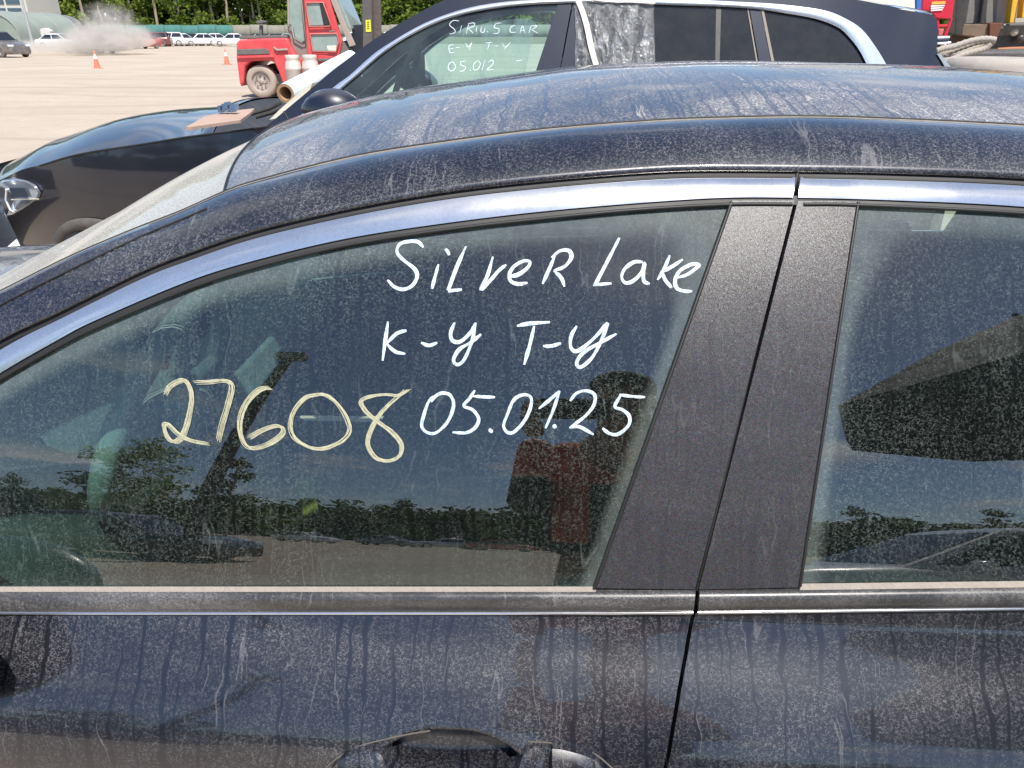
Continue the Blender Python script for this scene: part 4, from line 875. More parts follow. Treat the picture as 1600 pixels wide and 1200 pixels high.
for yy in (0.25, 1.35): 
    wt_ = wheel(fl, (wc_.x, YF + yy, wr_), wr_, 0.34, mt=wm_, mr=PM('forklift_rim', (0.36, 0.31, 0.27), 0.8, dust=0.4))
    MB().lathe([(0.001, YF + yy - 0.10), (wr_ * 0.3, YF + yy - 0.10), (wr_ * 0.36, YF + yy - 0.13), (wr_ * 0.62, YF + yy - 0.11)], (wc_.x, 0, wr_), 'y', 24).build('wheel_disc', frame_d, wt_, world=True)
    for k in range(8):
        a = 2 * math.pi * k / 8; MB().ball((wc_.x + 0.15 * math.cos(a), YF + yy - 0.15, wr_ + 0.15 * math.sin(a)), 0.018, 6, 4).build('wheel_nut', grey, wt_, world=True)
    wheel(fl, (wc_.x + 2.5, YF + yy, 0.5), 0.5, 0.4, mt=wm_, mr=frame_d)
gas_m = PM('gas_bottle_steel', (0.58, 0.52, 0.47), 0.5, 0.2, dust=0.4)
for x0, x1, y0, y1 in ((592, 722, 572, 860), (768, 905, 570, 850)):
    a_ = at_y(*f3(x0, y1), YF - 0.25); c_ = at_y(*f3(x1, y0), YF - 0.25); r_ = (c_.x - a_.x) / 2; zc_ = a_.z; h_ = c_.z - a_.z
    gb = MB().lathe([(0.001, 0), (r_ * 0.9, 0), (r_, 0.05), (r_, h_ * 0.45), (r_ * 1.04, h_ * 0.47), (r_ * 1.04, h_ * 0.53), (r_, h_ * 0.55), (r_ * 0.93, h_ * 0.75), (r_ * 0.8, h_ * 0.8), (r_ * 0.86, h_ * 0.85), (r_ * 0.86, h_), (r_ * 0.6, h_), (0.001, h_ * 0.9)], ((a_.x + c_.x) / 2, YF - 0.25, zc_), 'z', 16)
    gb.build('gas_bottle', gas_m, fl, world=True)
MB().box((wc_.x + 1.0, YF + 0.8, 0.45), (3.0, 1.2, 0.25)).build('chassis', grey, fl, world=True)

# ================================================================ cars, generic with parts (x forward)
def lathe_wheel(par, x, y, r, side):
    return wheel(par, (x, y, r), r, 0.2, side=side)
def make_car(label, col, L=4.5, Wd=1.8, H=1.48, suvlike=False, name='parked_car', group=None, dusty=0.15):
    root = empty(name, (0, 0, 0), 0, label, 'car', group); pm = PM('car_paint', col, 0.3, 0.1, var=0.08, dust=dusty, scale=1.5, coat=0.8)
    gm = PM('car_glass', (0.02, 0.025, 0.03), 0.08); hb_ = 0.62 * H if not suvlike else 0.64 * H; rw = 0.33 if not suvlike else 0.36
    st = [(-0.5, 0.55 * H, .80), (-0.485, 0.60 * H, .90), (-0.42, hb_ + 0.02, .97), (-0.2, hb_, 1.0), (0.1, hb_ - 0.01, 1.0), (0.24, hb_ - 0.03, 1.0), (0.36, 0.57 * H, .97), (0.46, 0.49 * H, .88), (0.495, 0.42 * H, .78), (0.5, 0.32 * H, .74)]
    rows = []
    for fx_, zt_, wf in st:
        w = Wd / 2 * wf; zb = 0.2; rows.append([(fx_ * L, s_ * w * a_, z_) for s_, seq in ((-1, 0), (1, 1)) for a_, z_ in ([(0.93, zb), (1.0, zb + 0.15), (1.0, zt_ * 0.75), (0.97, zt_ - 0.06), (0.86, zt_)] if not seq else [(0.86, zt_), (0.97, zt_ - 0.06), (1.0, zt_ * 0.75), (1.0, zb + 0.15), (0.93, zb)])])
    mb = MB().grid(rows, True, True); mb.add(rows[0], [tuple(range(10))]); mb.add(rows[-1], [tuple(range(10))]); body = mb.build('body', pm, root)
    rx0, rx1 = (-0.46, -0.40) if suvlike else (-0.40, -0.22); f0, f1 = (0.24, 0.06) if not suvlike else (0.22, 0.08)
    bw, tw = Wd * 0.44, Wd * 0.35
    bt_ = [(rx0 * L, -bw, hb_ - .02), (f0 * L, -bw, hb_ - .04), (f0 * L, bw, hb_ - .04), (rx0 * L, bw, hb_ - .02)]; tp_ = [(rx1 * L, -tw, H - .05), (f1 * L, -tw, H - .04), (f1 * L, tw, H - .04), (rx1 * L, tw, H - .05)]
    mid = [((rx1 + .05) * L, -tw * .8, H), ((f1 - .03) * L, -tw * .8, H), ((f1 - .03) * L, tw * .8, H), ((rx1 + .05) * L, tw * .8, H)]
    MB().grid([bt_, tp_, mid], False, True).add(mid, [(0, 1, 2, 3)]).build('cabin', pm, root, bevel=0.03)
    def quad_on(a, c, d, e, inset=(0.06, 0.06, 0.12, 0.1), out=0.012, nm='window'):
        a, c, d, e = map(Vector, (a, c, d, e)); P = lambda u, v: a * (1 - u) * (1 - v) + c * u * (1 - v) + d * u * v + e * (1 - u) * v
        n_ = (c - a).cross(e - a).normalized(); ctr = Vector((0, 0, hb_)); n_ = n_ if n_.dot(P(.5, .5) - ctr) > 0 else -n_
        q = [P(inset[0], inset[2]), P(1 - inset[1], inset[2]), P(1 - inset[1], 1 - inset[3]), P(inset[0], 1 - inset[3])]
        return MB().prism([p + n_ * out for p in q], -n_ * 0.02).build(nm, gm, root)
    for s_ in (0, 1):
        i, j = (0, 1) if s_ == 0 else (3, 2); A, B_, C_, D_ = map(Vector, (bt_[i], bt_[j], tp_[j], tp_[i]))
        quad_on(A.lerp(B_, .5), B_, C_, D_.lerp(C_, .45), (0.04, 0.12, 0.1, 0.12)); quad_on(A, A.lerp(B_, .5), D_.lerp(C_, .45), D_, (0.12, 0.04, 0.1, 0.12))
    quad_on(bt_[1], bt_[2], tp_[2], tp_[1], (0.05, 0.05, 0.08, 0.08), nm='windscreen'); quad_on(bt_[3], bt_[0], tp_[0], tp_[3], (0.08, 0.08, 0.1, 0.12), nm='rear_window')
    for x in (-0.30 * L, 0.31 * L):
        for s_ in (-1, 1): lathe_wheel(root, x, s_ * (Wd / 2 - 0.10), rw, s_)
    lm = PM('lamp_lens', (0.7, 0.72, 0.75), 0.15); rm = PM('tail_red', (0.35, 0.02, 0.02), 0.2)
    for s_ in (-1, 1):
        MB().box((0.47 * L, s_ * Wd * 0.33, 0.45 * H), (0.10 * L * 0.5, 0.32, 0.13)).build('headlight', lm, root, bevel=0.02)
        MB().box((-0.485 * L, s_ * Wd * 0.36, 0.56 * H), (0.12, 0.26, 0.14)).build('tail_light', rm, root, bevel=0.02)
        MB().box((0.14 * L, s_ * (Wd / 2 + 0.05), hb_ + 0.02), (0.12, 0.16, 0.12)).build('door_mirror', pm, root, bevel=0.03)
    return root
def put(o, px, y, deg, label=None):
    q = at_y(px, 60, y); o.location = (q.x, y, 0); o.rotation_euler = (0, 0, R(deg))
    if label: o['label'] = label
    return o
G1 = 'cars parked in the far row by the green fence'
white = make_car('white car fourth from the dust cloud in the far row', (0.75, 0.75, 0.74), group=G1); whs = make_car('white SUV right beside the maroon SUV in the far row', (0.74, 0.75, 0.77), 4.5, 1.85, 1.62, True, group=G1)
mar = make_car('maroon SUV at the left end of the far row by the fence', (0.14, 0.012, 0.02), 4.6, 1.85, 1.62, True, group=G1); blk = make_car('black car between white cars in the far row', (0.015, 0.016, 0.02), group=G1)
put(mar, 236, 98, 195); put(whs, 258, 101, 215); put(white, 277, 103, 225, 'small white car right of the white SUV in the far row'); put(blk, 294, 105, 230)
put(copy_tree(white), 311, 104, 222, 'white car just right of the black car in the far row'); put(copy_tree(white), 331, 106, 215, 'white car parked left of the open gap in the far row')
put(copy_tree(white), 361, 100, 200, 'white car beyond the gap, beside the forklift\'s tail in the far row')
sil = make_car('silver grey car seen above the forklift\'s tail', (0.22, 0.23, 0.26), group=G1); put(sil, 445, 101, 210)
put(copy_tree(blk), 402, 102, 215, 'dark car seen just left of the forklift\'s exhaust'); put(copy_tree(blk), 424, 103, 212, 'dark car seen just right of the forklift\'s exhaust')
wv = copy_tree(whs); put(wv, 554, 70, 190, 'white van-like SUV seen between forklift cab and mast'); put(copy_tree(whs), 606, 72, 200, 'white SUV peeking out right of the forklift mast')
redc = make_car('red car emerging from the right side of the dust cloud', (0.50, 0.04, 0.04), group=None); put(redc, 217, 84, 250)
dsv = make_car('dusty dark SUV cut off by the left edge of the picture', (0.03, 0.03, 0.035), 4.5, 1.85, 1.65, True, dusty=0.5); put(dsv, -6, 55, -20)
dw = copy_tree(white); put(dw, 92, 84, 5, 'pale car half hidden at the left of the dust cloud'); dw['group'] = ''; del dw['group']
dg = copy_tree(sil); put(dg, 138, 66, 178, 'grey car raising the dust, hidden inside the dust cloud'); del dg['group']

# ================================================================ cones
corange = PM('cone_orange', (0.75, 0.16, 0.09), 0.6, dust=0.2); cwhite = PM('cone_white', (0.78, 0.74, 0.68), 0.6)
def make_cone(label, h=0.78):
    o = empty('traffic_cone', (0, 0, 0), 0, label, 'traffic cone', 'traffic cones on the dirt lot')
    MB().box((0, 0, 0.015), (0.38, 0.38, 0.03)).build('base', corange, o, bevel=0.008)
    rf = lambda z: 0.145 - 0.12 * z / h
    for nm, z0, z1, m_ in (('cone_body', 0.03, 0.42, corange), ('reflective_band', 0.42, 0.62, cwhite), ('cone_tip', 0.62, h, corange)):
        MB().lathe([(rf(z0), z0), (rf(z1), z1)] + ([(0.001, z1)] if nm == 'cone_tip' else []), (0, 0, 0), 'z', 14).build(nm, m_, o)
    return o
cn0 = make_cone('orange and white cone standing in front of the dust cloud'); q = at_z(152.5, 107); cn0.location = (q.x, q.y, 0)
for px, py, lb in ((355, 101, 'orange and white cone just left of the forklift'), (291, 68.5, 'tiny far cone in front of the black parked car'), (336, 63.5, 'tiny far cone in front of the white car left of the gap')):
    c_ = copy_tree(cn0); q = at_z(px, py); c_.location = (q.x, q.y, 0); c_['label'] = lb

# ================================================================ green fence
fn = empty('fence', (-45, 128, 0), 0, 'long green fabric screen fence standing behind the far row of cars', 'fence')
fgm = PM('fence_green', (0.055, 0.17, 0.15), 0.8, scale=0.6, var=0.25); ftm = PM('fence_faded', (0.22, 0.21, 0.17), 0.85, scale=0.6); fpost = PM('fence_post', (0.15, 0.14, 0.12), 0.8)
xL, xR = at_y(150, 50, 128).x, at_y(860, 50, 128).x; n_ = 26; base_panel = {}
for k in range(n_):
    x0 = xL + (xR - xL) * k / n_; wdt = (xR - xL) / n_; pxm = 150 + 710 * (k + .5) / n_; m_ = fgm if pxm < 378 else ftm
    if m_.name not in base_panel:
        mb = MB(); mb.grid([[(wdt * i / 8, 0.06 * math.sin(i * 1.7), z_) for i in range(9)] for z_ in (0.9, 1.6, 2.65)]); o = mb.build('fence_panel', m_, fn); base_panel[m_.name] = o
        o.modifiers.new('solid', 'SOLIDIFY').thickness = 0.02
    else: o = base_panel[m_.name].copy(); S.collection.objects.link(o)
    o.location = (x0 + 45, 0, 0.0 + 0.05 * math.sin(k * 2.3)); 
    if k == 0: pb = MB().box((0, 0.1, 1.35), (0.08, 0.08, 2.7)).build('fence_post', fpost, fn); pb.location = (x0 + 45, 0, 0)
    else: p2_ = pb.copy(); S.collection.objects.link(p2_); p2_.location = (x0 + 45, 0, 0)
mb = MB(); xs_ = np.linspace(xL - 30, xR + 40, 60)
mb.grid([[(x, y_, (0 if j == 0 else 0.95 + 0.15 * mnoise.noise(Vector((x * .2, 0, 0))))) for x in xs_] for j, y_ in enumerate((124, 127.5, 140))])
tag(mb.build('earth_bank', PM('bank_earth', (0.20, 0.175, 0.12), 0.95, scale=0.5, var=0.3, bump=0.5, bscale=2)), kind='structure')

# ================================================================ trees
lm_ = []
for nm, c1, c2 in (('leaf_dark', (0.03, 0.05, 0.013), (0.13, 0.18, 0.04)), ('leaf_bright', (0.06, 0.10, 0.016), (0.23, 0.29, 0.055))):
    b = NB(nm); co = b.coord(kind='Object'); oi = b.n('ObjectInfo'); f_ = b.math('ADD', b.math('MULTIPLY', b.noise(0.9, 4, 0.7, co), 0.8), b.math('MULTIPLY', oi.outputs['Random'], 0.35), True)
    cc = b.mix(b.mapr(f_, 0.25, 0.85), c1, c2); df = b.n('BsdfDiffuse'); b.set(df, 'Color', cc); tl_ = b.n('BsdfTranslucent'); b.set(tl_, 'Color', cc); a = b.n('MixShader'); b.set(a, '#0', 0.3); b.set(a, '#1', df.outputs[0]); b.set(a, '#2', tl_.outputs[0]); lm_.append(b.done(a.outputs[0]))
bark = PM('bark', (0.34, 0.28, 0.20), 0.9, scale=2.0, var=0.45, bump=0.5, bscale=12)
def leaves(mb, ctrs, n, r, size, rg):
    for _ in range(n):
        c_ = ctrs[rg.randrange(len(ctrs))]; d = Vector((rg.gauss(0, 1), rg.gauss(0, 1), rg.gauss(0, 0.8))).normalized() * (rg.random() ** 0.45) * c_[1] * r
        p = Vector(c_[0]) + d; s_ = size * rg.uniform(0.6, 1.4); u = Vector((rg.gauss(0, 1), rg.gauss(0, 1), rg.gauss(0, 0.6))).normalized(); w = u.cross(Vector((rg.gauss(0, 1), rg.gauss(0, 1), rg.gauss(0, 1)))).normalized()
        mb.add([p - u * s_, p + w * s_ * 0.6, p + u * s_, p - w * s_ * 0.6], [(0, 1, 2, 3)])
def make_tree(name, label, group, H=15, base=4.5, spread=2.6, n=1500, seed=0, leaf=0, tr=0.25, size=0.26):
    rg = random.Random(seed); o = empty(name, (0, 0, 0), 0, label, 'tree', group)
    path = [Vector((0.25 * mnoise.noise(Vector((k * .5, seed, 0))) * k * .5, 0.2 * mnoise.noise(Vector((k * .5, seed, 5))) * k * .5, H * 0.92 * k / 8)) for k in range(9)]
    mb = MB().tube(path, [tr * (1 - 0.8 * k / 8) for k in range(9)], 7); ctrs = []
    for k in range(11):
        t = base / H + (0.9 - base / H) * (k + rg.random()) / 11; i = min(7, int(t * 8 / 0.92)); p0 = path[i].lerp(path[min(8, i + 1)], rg.random()); a = rg.random() * 6.28; ln = spread * (1.1 - t * 0.6) * rg.uniform(0.6, 1.1)
        p1 = p0 + Vector((math.cos(a) * ln, math.sin(a) * ln, ln * 0.35)); mb.tube([p0, p0.lerp(p1, .5) + Vector((0, 0, .1)), p1], [tr * .35, tr * .22, tr * .08], 5); ctrs += [(p1, 1.0), (p0.lerp(p1, .6), 0.8)]
    ctrs.append((path[-1], 0.9)); mb.build('trunk', bark, o); cr = MB(); leaves(cr, ctrs, n, spread * 0.55, size, rg); cr.build('crown', lm_[leaf], o, recalc=False); return o
def make_bush(name, label, group, seed, leaf=1, n=800, size=0.22, h=2.6):
    rg = random.Random(seed); o = empty(name, (0, 0, 0), 0, label, 'bush', group); ctrs = [(Vector((rg.uniform(-1.4, 1.4), rg.uniform(-1, 1), rg.uniform(0.4, h))), rg.uniform(0.6, 1.1)) for _ in range(9)]
    mb = MB()
    for c_, _ in ctrs: mb.tube([(0, 0, 0), c_ * 0.6, c_], [0.05, 0.03, 0.01], 4)
    mb.build('stem', bark, o); cr = MB(); leaves(cr, ctrs, n, 1.0, size, rg); cr.build('foliage', lm_[leaf], o, recalc=False); return o
GT = 'trees at the forest edge beyond the green fence'; GB = 'bushes along the forest edge beyond the green fence'; GR = 'trees across the yard, seen mirrored in the sedan'
TL = ['dark-leaved forest tree with a bare lower stem beyond the green fence', 'bright-leaved bushy forest tree, low branched, beyond the green fence', 'slender dark forest tree, bare stem highest of all, beyond the green fence', 'broad bright forest tree leafy nearly to the ground beyond the fence']
tv = [make_tree('forest_tree', TL[sd - 1], GT, rg_h, bs, sp_, nn, sd, lf) for rg_h, bs, sp_, nn, sd, lf in ((16, 5.5, 2.4, 1300, 1, 0), (14, 3.5, 2.8, 1500, 2, 1), (17, 6.5, 2.2, 1200, 3, 0), (13, 2.5, 3.0, 1700, 4, 1))]
bv = [make_bush('bush', 'pale green rounded bush under the trees beyond the green fence', GB, 11, 1), make_bush('bush', 'dark green bush under the trees beyond the green fence', GB, 12, 0), make_bush('bush', 'tall pale green bush reaching into the trees beyond the fence', GB, 13, 1, h=3.6)]
rg = random.Random(5); xA, xB = at_y(30, 20, 138).x, at_y(760, 20, 138).x
used = set()
def place(src, x, y, s_, rz, key):
    o = src if key not in used else copy_tree(src); used.add(key); o.location = (x, y, 0); o.scale = (s_, s_, s_ * rg.uniform(0.92, 1.1)); o.rotation_euler = (R(rg.uniform(-2, 2)), R(rg.uniform(-3, 3)), rz); return o
for k in range(64):
    i = rg.randrange(4); place(tv[i], xA + (xB - xA) * (k + rg.uniform(-.4, .4)) / 63, 134 + rg.random() * 9, rg.uniform(0.85, 1.15), rg.random() * 6.28, 't%d' % i)
for k in range(46):
    i = rg.randrange(3); place(bv[i], xA + (xB - xA) * (k + rg.uniform(-.5, .5)) / 45, 131.5 + rg.random() * 3, rg.uniform(0.9, 1.5), rg.random() * 6.28, 'b%d' % i)
mass = MB(); r2 = random.Random(8)
leaves(mass, [(Vector((r2.uniform(xA - 60, xB + 130), r2.uniform(146, 160), r2.uniform(0.5, 15))), r2.uniform(0.8, 1.6)) for _ in range(1500)], 75000, 2.6, 0.8, r2)
for _ in range(160): x = r2.uniform(xA - 50, xB + 120); y = r2.uniform(146, 156); mass.tube([(x, y, 0), (x + r2.uniform(-.5, .5), y, 14)], [0.17, 0.06], 5)
mo_ = tag(mass.build('forest', lm_[0], recalc=False), kind='stuff')
# ================================================================ left background: dusty tent, building, lamp, junk, dust cloud
tm = PM('tarp_green', (0.20, 0.25, 0.21), 0.8, scale=0.5, var=0.25, dust=0.4, dcol=(0.34, 0.33, 0.30)); tm2 = PM('tarp_grey', (0.17, 0.18, 0.18), 0.8, scale=0.8, var=0.3)
tent = empty('storage_tent', (-62, 92, 0), 0, 'round-topped green-grey tarpaulin storage tent behind the dusty SUV at left', 'tent')
def pz(px, py, y): return at_y(px, py, y)
def arch(xc, w, h, n=18): return [(xc + w / 2 * math.cos(math.pi * k / n), h * (math.sin(math.pi * k / n) ** 0.6)) for k in range(n + 1)]
xl, xr_ = pz(-60, 60, 92).x, pz(50, 60, 92).x; th = pz(20, 17, 92).z
MB().grid([[(x_ , 90 + yy, z_) for x_, z_ in arch((xl + xr_) / 2, xr_ - xl, th)] for yy in np.linspace(0, 12, 7)]).build('tarp_cover', tm, tent, world=True)
MB().add([(x_, 90.02, z_) for x_, z_ in arch((xl + xr_) / 2, xr_ - xl - 0.1, th - 0.05)], [tuple(range(19))]).build('front_panel', tm, tent, world=True)
x2 = pz(66, 60, 97).x; MB().grid([[(x_, 95 + yy, z_) for x_, z_ in arch(x2 - 3, 6, th * 0.97)] for yy in (0, 6, 12)]).add([(x_, 95.02, z_) for x_, z_ in arch(x2 - 3, 6, th * 0.96)], [tuple(range(19))]).build('side_bay', tm2, tent, world=True)
for k in range(4): MB().tube([(x_, 89.95 + k * 4, z_ + 0.02) for x_, z_ in arch((xl + xr_) / 2, xr_ - xl, th)], 0.05, 5).build('tent_hoop', PM('hoop_steel', (0.3, 0.3, 0.28), 0.5), tent, world=True)
off_ = empty('office_building', (-70, 118, 0), 0, 'pale building with dark blue window bands rising behind the tent', 'building')
bx0, bx1 = pz(-70, 10, 118).x, pz(42, 10, 118).x
MB().box(((bx0 + bx1) / 2, 122, 4.5), (bx1 - bx0, 8, 9)).build('wall', PM('building_wall', (0.52, 0.50, 0.44), 0.8), off_, world=True)
for k, z_ in enumerate((4.5, 5.6, 6.9)): 
    for q in range(4): MB().box((bx0 + (bx1 - bx0) * (0.16 + 0.22 * q), 117.95, z_), ((bx1 - bx0) * 0.19, 0.1, 0.6)).build('window', PM('building_glass', (0.05, 0.09, 0.12), 0.2), off_, world=True)
MB().box(((bx0 + bx1) / 2, 121.9, 9.1), (bx1 - bx0 + 0.5, 8.6, 0.2)).build('roof', grey, off_, world=True)
lp = empty('light_pole', (pz(44, 40, 88).x, 88, 0), 0, 'thick pale grey pole standing right of the tent at the left edge', 'pole')
MB().tube([(0, 0, 0), (0, 0, 9)], [0.16, 0.12], 10).build('shaft', PM('galvanised', (0.42, 0.43, 0.42), 0.5, 0.3), lp); MB().box((0, 0, 0.05), (0.5, 0.5, 0.1)).build('base_plate', grey, lp); MB().box((0.3, 0, 9), (0.7, 0.25, 0.12)).build('lamp_head', grey, lp)
cp = empty('speaker_pole', (pz(173, 60, 86).x, 86, 0), 0, 'thin post with a black box on top rising out of the dust cloud', 'pole')
MB().tube([(0, 0, 0), (0, 0, 2.9)], 0.04, 6).build('shaft', PM('post_white', (0.7, 0.7, 0.68), 0.5), cp); MB().box((0.35, 0, 3.1), (0.75, 0.5, 0.95)).build('black_box', PM('box_black', (0.02, 0.02, 0.022), 0.4), cp, bevel=0.05); MB().box((0.1, -0.26, 3.3), (0.16, 0.03, 0.3)).build('white_plate', PM('plate_white', (0.75, 0.75, 0.75), 0.4), cp)
jr = random.Random(4)
for k, (px, py, cl, lb) in enumerate(((70, 50, (0.6, 0.6, 0.58), 'pale crumpled car panel on top of the scrap pile beside the tent'), (76, 57, (0.35, 0.09, 0.06), 'rusty red scrap panel low in the pile beside the tent'), (72, 63, (0.2, 0.2, 0.2), 'grey scrap crate at the bottom of the pile beside the tent'))):
    q = pz(px, py, 90); mb = MB()
    mb.prism([q + Vector(v) for v in ((-0.55, 0, -.4), (0.5, 0, -.45), (0.6, 0, .1), (0.15, 0, .42), (-0.5, 0, .3))], (0, 0.7, 0)); mb.box((q.x, q.y + .35, (q.z - .4) / 2), (0.9, 0.6, max(0.1, q.z - .4)))
    tag(mb.build('scrap_heap_piece', PM('scrap%d' % k if 0 else 'scrap_metal', cl, 0.7, dust=0.3), bevel=0.04), lb, 'scrap')
# dust cloud
b = NB('airborne_dust'); co = b.coord(kind='Generated'); sp_ = b.n('SeparateXYZ', **{'#0': co}); 
def axis(i, c_, r_): d_ = b.math('DIVIDE', b.math('SUBTRACT', sp_.outputs[i], c_), r_); return b.math('MULTIPLY', d_, d_)
def blob(c_, r_, soft=0.55): return b.mapr(b.math('ADD', b.math('ADD', axis(0, c_[0], r_[0]), axis(1, c_[1], r_[1])), axis(2, c_[2], r_[2])), 1.0 - soft, 1.0, 1.0, 0.0)
nz = b.noise(0.75, 7, 0.65, b.coord(), 1.2)
fsh = b.math('MAXIMUM', b.math('MAXIMUM', blob((.66, .5, .12), (.27, .5, .58), 0.85), b.math('MULTIPLY', blob((.36, .5, .02), (.36, .5, .30), 0.95), 0.8)), b.math('MULTIPLY', blob((.68, .5, .55), (.10, .4, .42), 0.9), 0.35))
vol = b.n('VolumePrincipled', Color=(0.96, 0.89, 0.80), Anisotropy=0.1); b.set(vol, 'Density', b.math('MULTIPLY', b.math('MULTIPLY', fsh, b.mapr(nz, 0.40, 0.62, 0.04, 1.0)), 1.25))
dust_m = b.done(None, vol.outputs[0])
xa, xb = pz(5, 60, 61).x, pz(248, 60, 61).x; zt2 = pz(150, -5, 61).z
mb = MB(); mb.ball(((xa + xb) / 2, 61, zt2 / 2 + 0.02), ((xb - xa) / 2 * 1.15, 5.5, zt2 / 2), 20, 12); dc = mb.build('dust_cloud', dust_m)
tag(dc, kind='stuff')

# ================================================================ right background: trailer, sign, hoses, tyres
box_t = empty('box_trailer', (at_y(1385, 20, 16).x, 16, 0), 0, 'white box trailer wall behind the SUV roof, blue stripe at its right end', 'trailer')
def rp(name, pts, y, th, mat, par, bev=0.01): return plate(MB(), [(1360 + a_ / 6.667, c_ / 6.667) for a_, c_ in pts], y, th).build(name, mat, par, world=True, bevel=bev)
rp('side_wall', [(-700,-900),(455,-900),(475,330),(-700,330)], 16, 2.4, PM('trailer_white', (0.72, 0.70, 0.60), 0.5), box_t); rp('corner_post', [(478,-900),(535,-900),(545,330),(482,330)], 15.97, 0.3, PM('trailer_blue', (0.03, 0.16, 0.50), 0.5), box_t)
for k in range(2): MB().lathe([(0.001, -.15), (0.3, -.15), (0.5, -.13), (0.5, .13), (0.3, .15)], (box_t.location.x - 0.6 + 1.3 * k, 17, 0.5), 'y', 18).build('wheel', tyre_m, box_t, world=True)
sg = empty('notice_stand', (at_y(1470, 40, 12).x, 12, 0), 0, 'red notice stand with orange and white text lines behind the SUV\'s rear corner', 'sign')
sgr = PM('sign_red', (0.55, 0.015, 0.04), 0.45)
rp('board', [(560,-260),(905,-260),(880,0),(850,200),(690,190),(640,120),(540,100)], 12, 0.06, sgr, sg)
rp('leg', [(690,190),(720,190),(735,900),(700,900)], 12.02, 0.05, sgr, sg); rp('leg', [(835,190),(862,190),(800,380),(805,900),(765,900),(770,370)], 12.02, 0.05, sgr, sg); rp('crossbar', [(715,255),(835,255),(820,285),(715,285)], 12.03, 0.05, sgr, sg); rp('lower_panel', [(712,300),(772,300),(752,370),(712,370)], 12.0, 0.03, PM('sign_pink', (0.55, 0.12, 0.13), 0.5), sg)
wt_m = PM('sign_print_white', (0.8, 0.76, 0.74), 0.6); rp('heading_band', [(642,18),(785,12),(780,40),(636,48)], 11.985, 0.012, PM('sign_orange', (0.8, 0.42, 0.08), 0.5), sg, 0)
for k in range(3): rp('text_line', [(632 + k, 56 + 22 * k),(775 - 10 * k, 50 + 22 * k),(772 - 12 * k, 64 + 22 * k),(628 + k, 72 + 22 * k)], 11.985, 0.012, wt_m, sg, 0)
lorry = empty('lorry_chassis', (at_y(1560, 60, 13).x, 13, 0), 0, 'dirty lorry chassis with yellow posts and grey body panels at the upper right', 'lorry')
wood = PM('brown_beam', (0.14, 0.085, 0.05), 0.8, dust=0.2); gp = PM('panel_grey', (0.16, 0.15, 0.14), 0.7, dust=0.2); yl = PM('post_yellow', (0.72, 0.40, 0.03), 0.5); wp_ = PM('panel_cream', (0.50, 0.45, 0.36), 0.8, dust=0.3)
blk2 = PM('greasy_black', (0.018, 0.017, 0.018), 0.4, dust=0.12)
rp('black_post', [(945,-700),(1035,-700),(1030,0),(960,360),(880,360)], 12.4, 0.25, blk2, lorry)
rp('grey_panel', [(1040,-700),(1190,-700),(1175,0),(1140,245),(990,250),(1030,0)], 13, 0.1, gp, lorry); rp('black_post', [(1190,-700),(1240,-700),(1225,0),(1195,250),(1145,250),(1180,0)], 12.9, 0.2, blk2, lorry); rp('grey_panel', [(1240,-700),(1345,-700),(1320,0),(1300,240),(1200,245)], 13, 0.1, gp, lorry)
rp('cream_panel', [(1345,-700),(1490,-700),(1480,0),(1445,240),(1300,240),(1325,0)], 13.05, 0.1, wp_, lorry); rp('yellow_post', [(1495,-700),(1550,-700),(1540,0),(1492,242),(1450,242),(1480,0)], 12.8, 0.15, yl, lorry)
rp('cream_panel', [(1555,-700),(1640,-700),(1620,240),(1500,242),(1545,0)], 13.05, 0.1, wp_, lorry); rp('yellow_post', [(1640,-700),(1720,-700),(1600,180),(1575,190),(1600,0)], 12.8, 0.15, yl, lorry)
for px_ in (1720, 1900): rp('cream_panel', [(px_,-700),(px_+160,-700),(px_+150,240),(px_-30,240)], 13.05, 0.1, wp_, lorry)
rp('timber', [(960,250),(1245,255),(1240,395),(955,370)], 12.5, 0.3, wood, lorry); rp('timber', [(1245,240),(1390,235),(1320,400),(1240,395)], 12.45, 0.25, PM('rusty_beam', (0.13, 0.05, 0.025), 0.8), lorry)
rp('frame_rail', [(1200,400),(1340,300),(1400,240),(2300,250),(2300,560),(1250,560)], 12.6, 0.5, blk2, lorry, 0.03); rp('top_rail', [(1450,245),(2300,225),(2300,262),(1450,270)], 12.4, 0.12, PM('rail_grey', (0.14, 0.14, 0.14), 0.6), lorry)
rp('lower_rail', [(700,372),(960,366),(1240,396),(1240,560),(700,560)], 12.7, 0.4, PM('rail_brown', (0.09, 0.06, 0.04), 0.9), lorry)  # lower rail in one even dark brown
for k in range(3): MB().lathe([(0.001, -.15), (0.28, -.15), (0.5, -.13), (0.52, .0), (0.5, .15), (0.28, .15)], (lorry.location.x - 1.5 + 1.4 * k, 13.2, 0.52), 'y', 18).build('wheel', tyre_m, lorry, world=True)
for (x, y, r_) in ((1500, 335, 30), (1290, 330, 22), (1360, 300, 18), (1560, 400, 35)): MB().ball(at_y(1360 + x / 6.667, y / 6.667, 12.5), r_ * 0.0018 * 1.0, 10, 6).build('knuckle_joint', wp_ if r_ == 30 else blk2, lorry, world=True)
MB().tube([at_y(1360 + x / 6.667, y / 6.667, 12.35) for x, y in ((1320, 522), (1450, 512), (1700, 505), (2300, 500))], 0.03, 8).build('orange_pipe', PM('pipe_rust', (0.36, 0.14, 0.06), 0.7), lorry, world=True)
bum = empty('scrap_bumper', (at_y(1475, 65, 10.6).x, 10.6, 0), 0, 'broken white and navy bumper section stacked behind the SUV tail', 'bumper')
